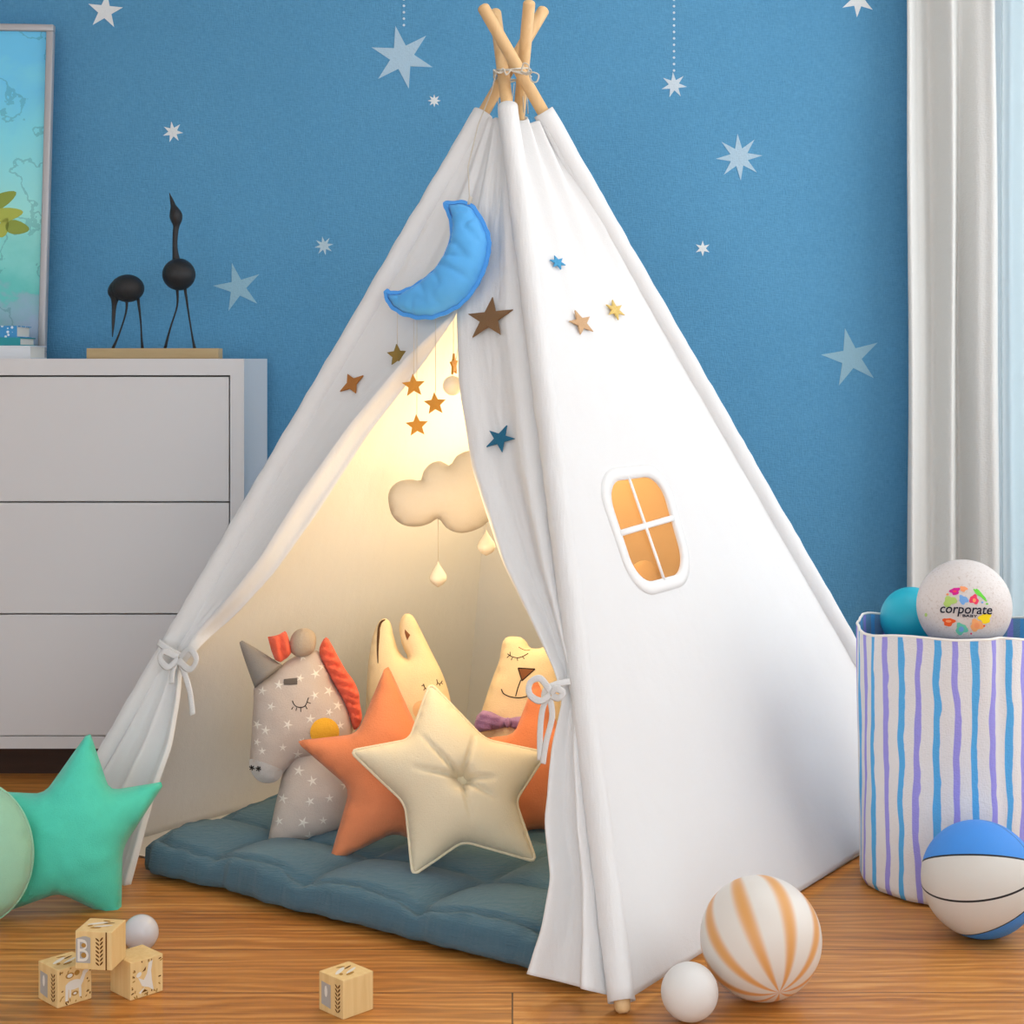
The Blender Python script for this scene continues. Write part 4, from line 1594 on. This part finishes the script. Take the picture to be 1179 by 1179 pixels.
# pale cushion seen only through the window gauze
fq = Frame(770, 905, 3.42, 8, -30)
qo = [fq.px(742 + 38 * math.cos(a), 743 - 118 * abs(math.sin(a)) ** .8 * math.copysign(1, math.sin(a)) + 20) for a in np.linspace(0, 2 * PI, 60, endpoint=False)]
pq = Pillow(qo, .05, .014, .45)
tag(obj('round_cushion', pq.bm, 'muzzle', None, True, fq.m), 'pale grey cushion seen through lower left pane of tent window', 'cushion')


# ------------------------------------------------------------------ balls
def ball(name, px, py, rpx, m, label, rot=None, floor=True, d=None):
    if floor:
        d = F * H / (py - CY + rpx)
    r = rpx * d / F
    p = at(px, py, d)
    if floor:
        p.z = r
    o = obj(name, sphere(r, 64, 40), m)
    q = rot.to_matrix().to_4x4() if rot is not None else Matrix()
    o.matrix_world = Matrix.Translation(p) @ q
    tag(o, label, 'ball')
    return o, p, r


ball('ball', 162, 1074, 20.5, 'ball_glossy', 'small glossy white ball behind the stacked wooden blocks')
ball('ball', 794, 1142, 33, 'ball_white', 'small matt white ball beside the striped ball')
ax = Vector((.18, -.78, -.60)).normalized()
ball('ball', 876, 1080, 69.5, 'stripe_ball', 'white ball with orange stripes meeting near its bottom', ax.to_track_quat('Z', 'Y'))
ball('basketball', 1128, 1012, 66, 'basketball', 'blue and white basketball on the floor before the striped bag')
ball('ball', 1050, 712, 36, 'ball_teal', 'plain teal ball in the striped bag', None, False, 3.245)
p = at(1110, 698, 3.08)
rb = 53.5 * 3.08 / F
zax = (CAM - p).normalized()
zax = (zax + Vector((.04, 0, 0))).normalized()
xax = UP.cross(zax).normalized()
yax = zax.cross(xax)
mw = Matrix((xax, yax, zax)).transposed().to_4x4()
mw.translation = p
bt2 = thing('ball', 'speckled white ball with colourful printed logo on top of the striped bag', 'ball', mw)
obj('ball', sphere(rb, 64, 40), 'ball_print', bt2)


def on_ball(x, y, off=.0007):
    q = math.sqrt(max(rb * rb - x * x - y * y, 0))
    k = (rb + off) / rb
    return Vector((x * k, y * k, q * k))


k6 = 3.08 / F / 6.587
gx = lambda x: (x - 722) * k6
gy = lambda y: -(y - 382) * k6
cols = [(214, 40, 150), (244, 160, 110), (110, 214, 70), (176, 206, 112), (120, 170, 226), (236, 66, 104), (248, 222, 40), (240, 98, 44), (110, 204, 178), (246, 176, 116)]
pm_ = [plain('logo_ink', c, .6, .2) for c in cols] + [plain('logo_black_ink', (34, 36, 52), .6, .2)]
blobs = [(645, 275, 36, 26, .3, 0), (706, 256, 26, 20, 0, 1), (822, 292, 62, 15, -.75, 2), (608, 350, 50, 34, .5, 3), (704, 336, 30, 34, .9, 4), (780, 332, 32, 34, .4, 5), (858, 465, 44, 36, .2, 6), (600, 500, 42, 30, .1, 7), (690, 548, 42, 42, 0, 8), (798, 518, 46, 42, 0.3, 9),
         (592, 300, 10, 8, 0, 1), (838, 350, 8, 8, 0, 4), (872, 360, 10, 6, 0, 2), (852, 520, 8, 8, 0, 7), (760, 580, 7, 7, 0, 5), (440, 455, 10, 14, 0, 3)]
for n_, (x, y, a, c, rot, mi) in enumerate(blobs):
    b = bmesh.new()
    pts = []
    for k in range(20):
        t_ = 2 * PI * k / 20
        w = 1 + (.18 * math.sin(3 * t_ + n_) + .12 * math.sin(5 * t_ + n_ * 2) if a > 12 else 0)
        u_, v_ = a * w * math.cos(t_), c * w * math.sin(t_)
        pts.append((gx(x) + (u_ * math.cos(rot) - v_ * math.sin(rot)) * k6, gy(y) + (u_ * math.sin(rot) + v_ * math.cos(rot)) * k6))
    cv = b.verts.new(on_ball(gx(x), gy(y), .0012))
    vs = [b.verts.new(on_ball(*q)) for q in pts]
    for i in range(20):
        f = b.faces.new((cv, vs[i], vs[(i + 1) % 20]))
        f.material_index = mi
    for (x2, y2, a2, c2, m2) in ((600, 494, 20, 9, 1), (690, 548, 18, 20, 4), (798, 518, 20, 22, 1), (645, 278, 14, 9, 5), (780, 338, 12, 14, 1)):
        if a > 12 and math.hypot(x - x2, y - y2) < 12:
            vs = [b.verts.new(on_ball(gx(x2) + a2 * k6 * math.cos(2 * PI * k / 14), gy(y2) + c2 * k6 * math.sin(2 * PI * k / 14), .0018)) for k in range(14)]
            b.faces.new(vs).material_index = m2
    obj('printed_motif', b, pm_, bt2)
b = bmesh.new()


def put_text(txt, cx, cy, width, height, slant=0, bold=0):
    V, Fc = text_polys(txt)
    x0, x1 = min(v.x for v in V), max(v.x for v in V)
    y0, y1 = min(v.y for v in V), max(v.y for v in V)
    for dxx, dyy in (((0, 0), (bold, 0), (0, bold), (bold, bold)) if bold else ((0, 0),)):
        vs = []
        for v in V:
            u_ = ((v.x - x0) / (x1 - x0) - .5) * width
            w_ = ((v.y - y0) / (y1 - y0) - .5) * height
            vs.append(b.verts.new(on_ball(gx(cx + dxx + u_ + slant * w_), gy(cy + dyy) + w_ * k6, .0022)))
        for f in Fc:
            b.faces.new([vs[i] for i in f]).material_index = 10


put_text('corporate', 722, 418, 362, 74, .18, 2)
put_text('BABY', 748, 449, 100, 17, 0, 2)
obj('printed_lettering', b, pm_, bt2)

# ------------------------------------------------------------------ striped fabric bag
BC, BR, BZ = Vector(((1094 - CX) * 3.155 / F, 3.155, 0)), .1735, .488


def bag_shell(inner):
    b = bmesh.new()
    S, N = 128, 40
    rows = []
    for j in range(N + 1):
        z = .004 + (BZ - .004) * j / N
        row = []
        for i in range(S):
            a = 2 * PI * i / S
            k = z / BZ
            r = BR * (.985 + .015 * k) + .0045 * nz(math.cos(a) * 3, math.sin(a) * 3, z * 3 + 4) + .004 * nz(math.cos(a) * 7, math.sin(a) * 7, z * 4)
            # a soft crease down the front
            da = (a - (-PI / 2 + .16) + PI) % (2 * PI) - PI
            r += (.006 * math.exp(-(da / .1) ** 2) - .008 * math.exp(-((da - .13) / .08) ** 2)) * (.3 + .7 * k)
            if j == 0:
                r -= .006
            zz_ = z
            if k > .85:
                zz_ += (k - .85) / .15 * (.006 * math.sin(a * 3 + .5) + .004 * math.sin(a * 5 + 1))
            if inner:
                r -= .0035
                zz_ = zz_ if j else .008
            row.append(b.verts.new((r * math.cos(a), r * math.sin(a), zz_)))
        rows.append(row)
    for j in range(N):
        for i in range(S):
            q = (rows[j][i], rows[j][(i + 1) % S], rows[j + 1][(i + 1) % S], rows[j + 1][i])
            b.faces.new(q if not inner else q[::-1])
    cb0 = b.verts.new((0, 0, rows[0][0].co.z))
    for i in range(S):
        f = (cb0, rows[0][(i + 1) % S], rows[0][i])
        b.faces.new(f if not inner else f[::-1])
    return b, [v.co.copy() for v in rows[-1]]


bg = thing('toy_bag', 'round white fabric toy bag with wavy blue and lavender stripes', 'bag', Matrix.Translation(BC))
b, rim = bag_shell(False)
obj('outer_fabric', b, 'striped_bag', bg)
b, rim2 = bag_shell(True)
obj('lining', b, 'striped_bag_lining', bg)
obj('rim', sweep([(a + c) / 2 for a, c in zip(rim, rim2)], .0026, seg=8, closed=True), 'print', bg)

# ------------------------------------------------------------------ wooden blocks
SZ = .059


def block(x, y, z, yaw, faces, label):
    b = nbox(-SZ / 2, SZ / 2, -SZ / 2, SZ / 2, 0, SZ, bev=.0015)
    mats = ['block', 'tile', 'motif', 'burn', 'ochre']
    for which, kind in faces.items():
        if which == 'top':
            m = Matrix(((1, 0, 0, 0), (0, 1, 0, 0), (0, 0, 1, SZ), (0, 0, 0, 1)))
        else:
            ang = {'front': 0, 'right': PI / 2, 'left': -PI / 2}[which]
            m = Matrix.Rotation(ang, 4, 'Z') @ Matrix(((1, 0, 0, 0), (0, 0, -1, -SZ / 2), (0, 1, 0, SZ / 2), (0, 0, 0, 1)))
        h = SZ / 2

        def poly(pts, mi, off=.0004):
            vs = [b.verts.new(m @ Vector((p[0] * h, p[1] * h, off))) for p in pts]
            f = b.faces.new(vs)
            f.material_index = mi

        def oval(cx, cy, rx, ry, mi, off=.0004, rot=0, n=12):
            L = []
            for k in range(n):
                a = 2 * PI * k / n
                u_, v_ = rx * math.cos(a), ry * math.sin(a)
                L.append((cx + u_ * math.cos(rot) - v_ * math.sin(rot), cy + u_ * math.sin(rot) + v_ * math.cos(rot)))
            poly(L, mi, off)

        def wheat(cx):
            for k in range(7):
                yv = -.68 + k * .21
                oval(cx - .1, yv, .14, .045, 3, .0005, -.7, 8)
                oval(cx + .12, yv + .04, .14, .045, 3, .0005, .9, 8)

        def frame_dots():
            for k in range(26):
                a = random.uniform(-.9, .9)
                e_ = random.choice((-1, 1)) * random.uniform(.72, .92)
                q = (a, e_) if k % 2 else (e_, a)
                oval(q[0], q[1], random.uniform(.05, .12), .04, 4 if k % 3 else 3, .0004, random.uniform(0, 3), 7)
        if kind == 'plate':
            poly([(-.78, -.62), (-.02, -.72), (-.02, .5), (-.78, .55)], 1)
            oval(-.4, .1, .12, .3, 2, .0006)
            wheat(.55)
        elif kind == 'B':
            L = [(-.95, -.66), (-.16, -.66), (-.16, .66), (-.4, .74), (-.6, .72), (-.95, .6)]
            poly(L, 1)
            V, Fc = text_polys('B')
            x0, x1 = min(v.x for v in V), max(v.x for v in V)
            y0, y1 = min(v.y for v in V), max(v.y for v in V)
            vs = [b.verts.new(m @ Vector(((-.86 + .6 * (v.x - x0) / (x1 - x0)) * h, (-.58 + 1.16 * (v.y - y0) / (y1 - y0)) * h, .0008))) for v in V]
            for f in Fc:
                b.faces.new([vs[i] for i in f]).material_index = 2
            oval(-.52, .27, .13, .12, 4, .0011)
            oval(-.52, -.25, .15, .14, 4, .0011)
            wheat(.32)
            poly([(.66, -.99), (.74, -.99), (.74, .99), (.66, .99)], 3)
        elif kind == 'deer':
            frame_dots()
            oval(-.05, .02, .5, .26, 2)
            poly([(-.55, .1), (-.36, .1), (-.42, -.75), (-.56, -.75)], 2, .0005)
            poly([(-.34, 0), (-.2, 0), (-.24, -.6), (-.34, -.6)], 2, .0005)
            poly([(.2, 0), (.36, 0), (.38, -.7), (.26, -.7)], 2, .0005)
            poly([(.3, .2), (.46, .0), (.66, .5), (.5, .6)], 2, .0005)
            oval(.62, .56, .2, .12, 2, .0006, .4)
            oval(-.3, .55, .26, .16, 4)
            oval(-.3, .55, .16, .1, 2, .0006)
            oval(.12, .6, .16, .14, 4)
            oval(0, -.45, .2, .13, 4)
            oval(0, -.45, .1, .06, 2, .0006)
        elif kind == 'dove':
            frame_dots()
            poly([(-.55, .1), (-.2, -.1), (.0, .2), (.1, .75), (.35, .85), (.25, .3), (.3, -.2), (.42, -.8), (.1, -.55), (-.3, -.4)], 2)
            oval(-.5, .25, .17, .12, 2, .0006, .5)
            poly([(-.1, -.45), (-.4, -.8), (-.5, -.7)], 2, .0005)
            poly([(-.3, .35), (-.05, .6), (-.1, .4)], 3, .0006)
            poly([(-.15, -.6), (-.35, -.75), (.05, -.72)], 3, .0006)
        elif kind == 'swirl':
            oval(-.25, .2, .55, .13, 2, .0004, .5)
            oval(.2, -.15, .5, .1, 2, .0004, .4)
            oval(.35, .3, .3, .06, 3, .0005, .3)
            oval(-.1, -.45, .3, .12, 4, .0004, .2)
            oval(-.5, -.2, .15, .1, 4, .0004, .9)
            oval(.1, .6, .25, .08, 4, .0004, -.3)
    o = obj('toy_block', b, mats, None, False, Matrix.Translation((x, y, z)) @ Matrix.Rotation(yaw, 4, 'Z'))
    tag(o, label, 'toy block', 'printed wooden toy blocks')


YAW = math.radians(45)
block(-.6995, 2.580, 0, YAW, {'left': 'plate', 'front': 'deer', 'top': 'swirl'}, 'wooden block with white deer motif, lower left of the stack')
block(-.5946, 2.611, 0, YAW, {'front': 'dove'}, 'wooden block with white bird motif, lower right of the stack')
block(-.641, 2.570, SZ, math.radians(-8), {'front': 'B', 'top': 'swirl'}, 'wooden block with letter B resting on top of two blocks')
block(-.2557, 2.537, 0, YAW, {'left': 'plate', 'top': 'swirl'}, 'single wooden block lying alone on the floor before the tent')

# ------------------------------------------------------------------ light
wd = bpy.data.worlds.new('sky')
SC.world = wd
wd.use_nodes = True
bgn = wd.node_tree.nodes['Background']
bgn.inputs[0].default_value = (.90, .955, 1, 1)
bgn.inputs[1].default_value = 2.2


def area(name, loc, target, sx, sy, e, color):
    L = bpy.data.lights.new(name, 'AREA')
    L.shape = 'RECTANGLE'
    L.size, L.size_y, L.energy, L.color = sx, sy, e, color
    o = link(name, L)
    o.location = loc
    o.rotation_euler = (Vector(target) - Vector(loc)).to_track_quat('-Z', 'Y').to_euler()
    return o


area('window_daylight', (XR + .14, 3.07, 1.45), (-.35, 3.2, .7), 2.0, 1.8, 13, (1, .98, .95))
area('back_window_daylight', (1.56, WALL_Y + .3, 1.25), (1.56, 3.5, 1.25), (.62), 2.0, 3.5, (.95, .98, 1))
L = bpy.data.lights.new('overhead_fill', 'POINT')  # unseen fill added to brighten the dresser's right side, no fixture
L.energy = 8
L.color = (1, .97, .93)
L.shadow_soft_size = .16
o = link('overhead_fill', L)
o.location = (.45, 2.95, 2.2)
L = bpy.data.lights.new('tent_light', 'POINT')
L.energy = 5.0
L.color = (1, .72, .38)
L.shadow_soft_size = .1
o = link('tent_light', L)
o.location = (.05, 3.54, .80)
L2 = L.copy()
L2.energy = 3.2
o = link('tent_light', L2)  # second point light, added to brighten the cushion fronts
o.location = (-.14, 3.09, .62)

# ------------------------------------------------------------------ camera
cd = bpy.data.cameras.new('camera')
cd.sensor_width = 36
cd.lens = F / 1179 * 36
cd.shift_x = (589.5 - CX) / 1179
cd.shift_y = -(589.5 - CY) / 1179
cd.clip_start = .05
co = link('camera', cd)
co.location = CAM
co.rotation_euler = (PI / 2, 0, 0)
SC.camera = co
SC.view_settings.view_transform = 'Standard'
SC.view_settings.look = 'None'
SC.view_settings.exposure = .07
SC.view_settings.gamma = 1
SC.view_settings.use_curve_mapping = False
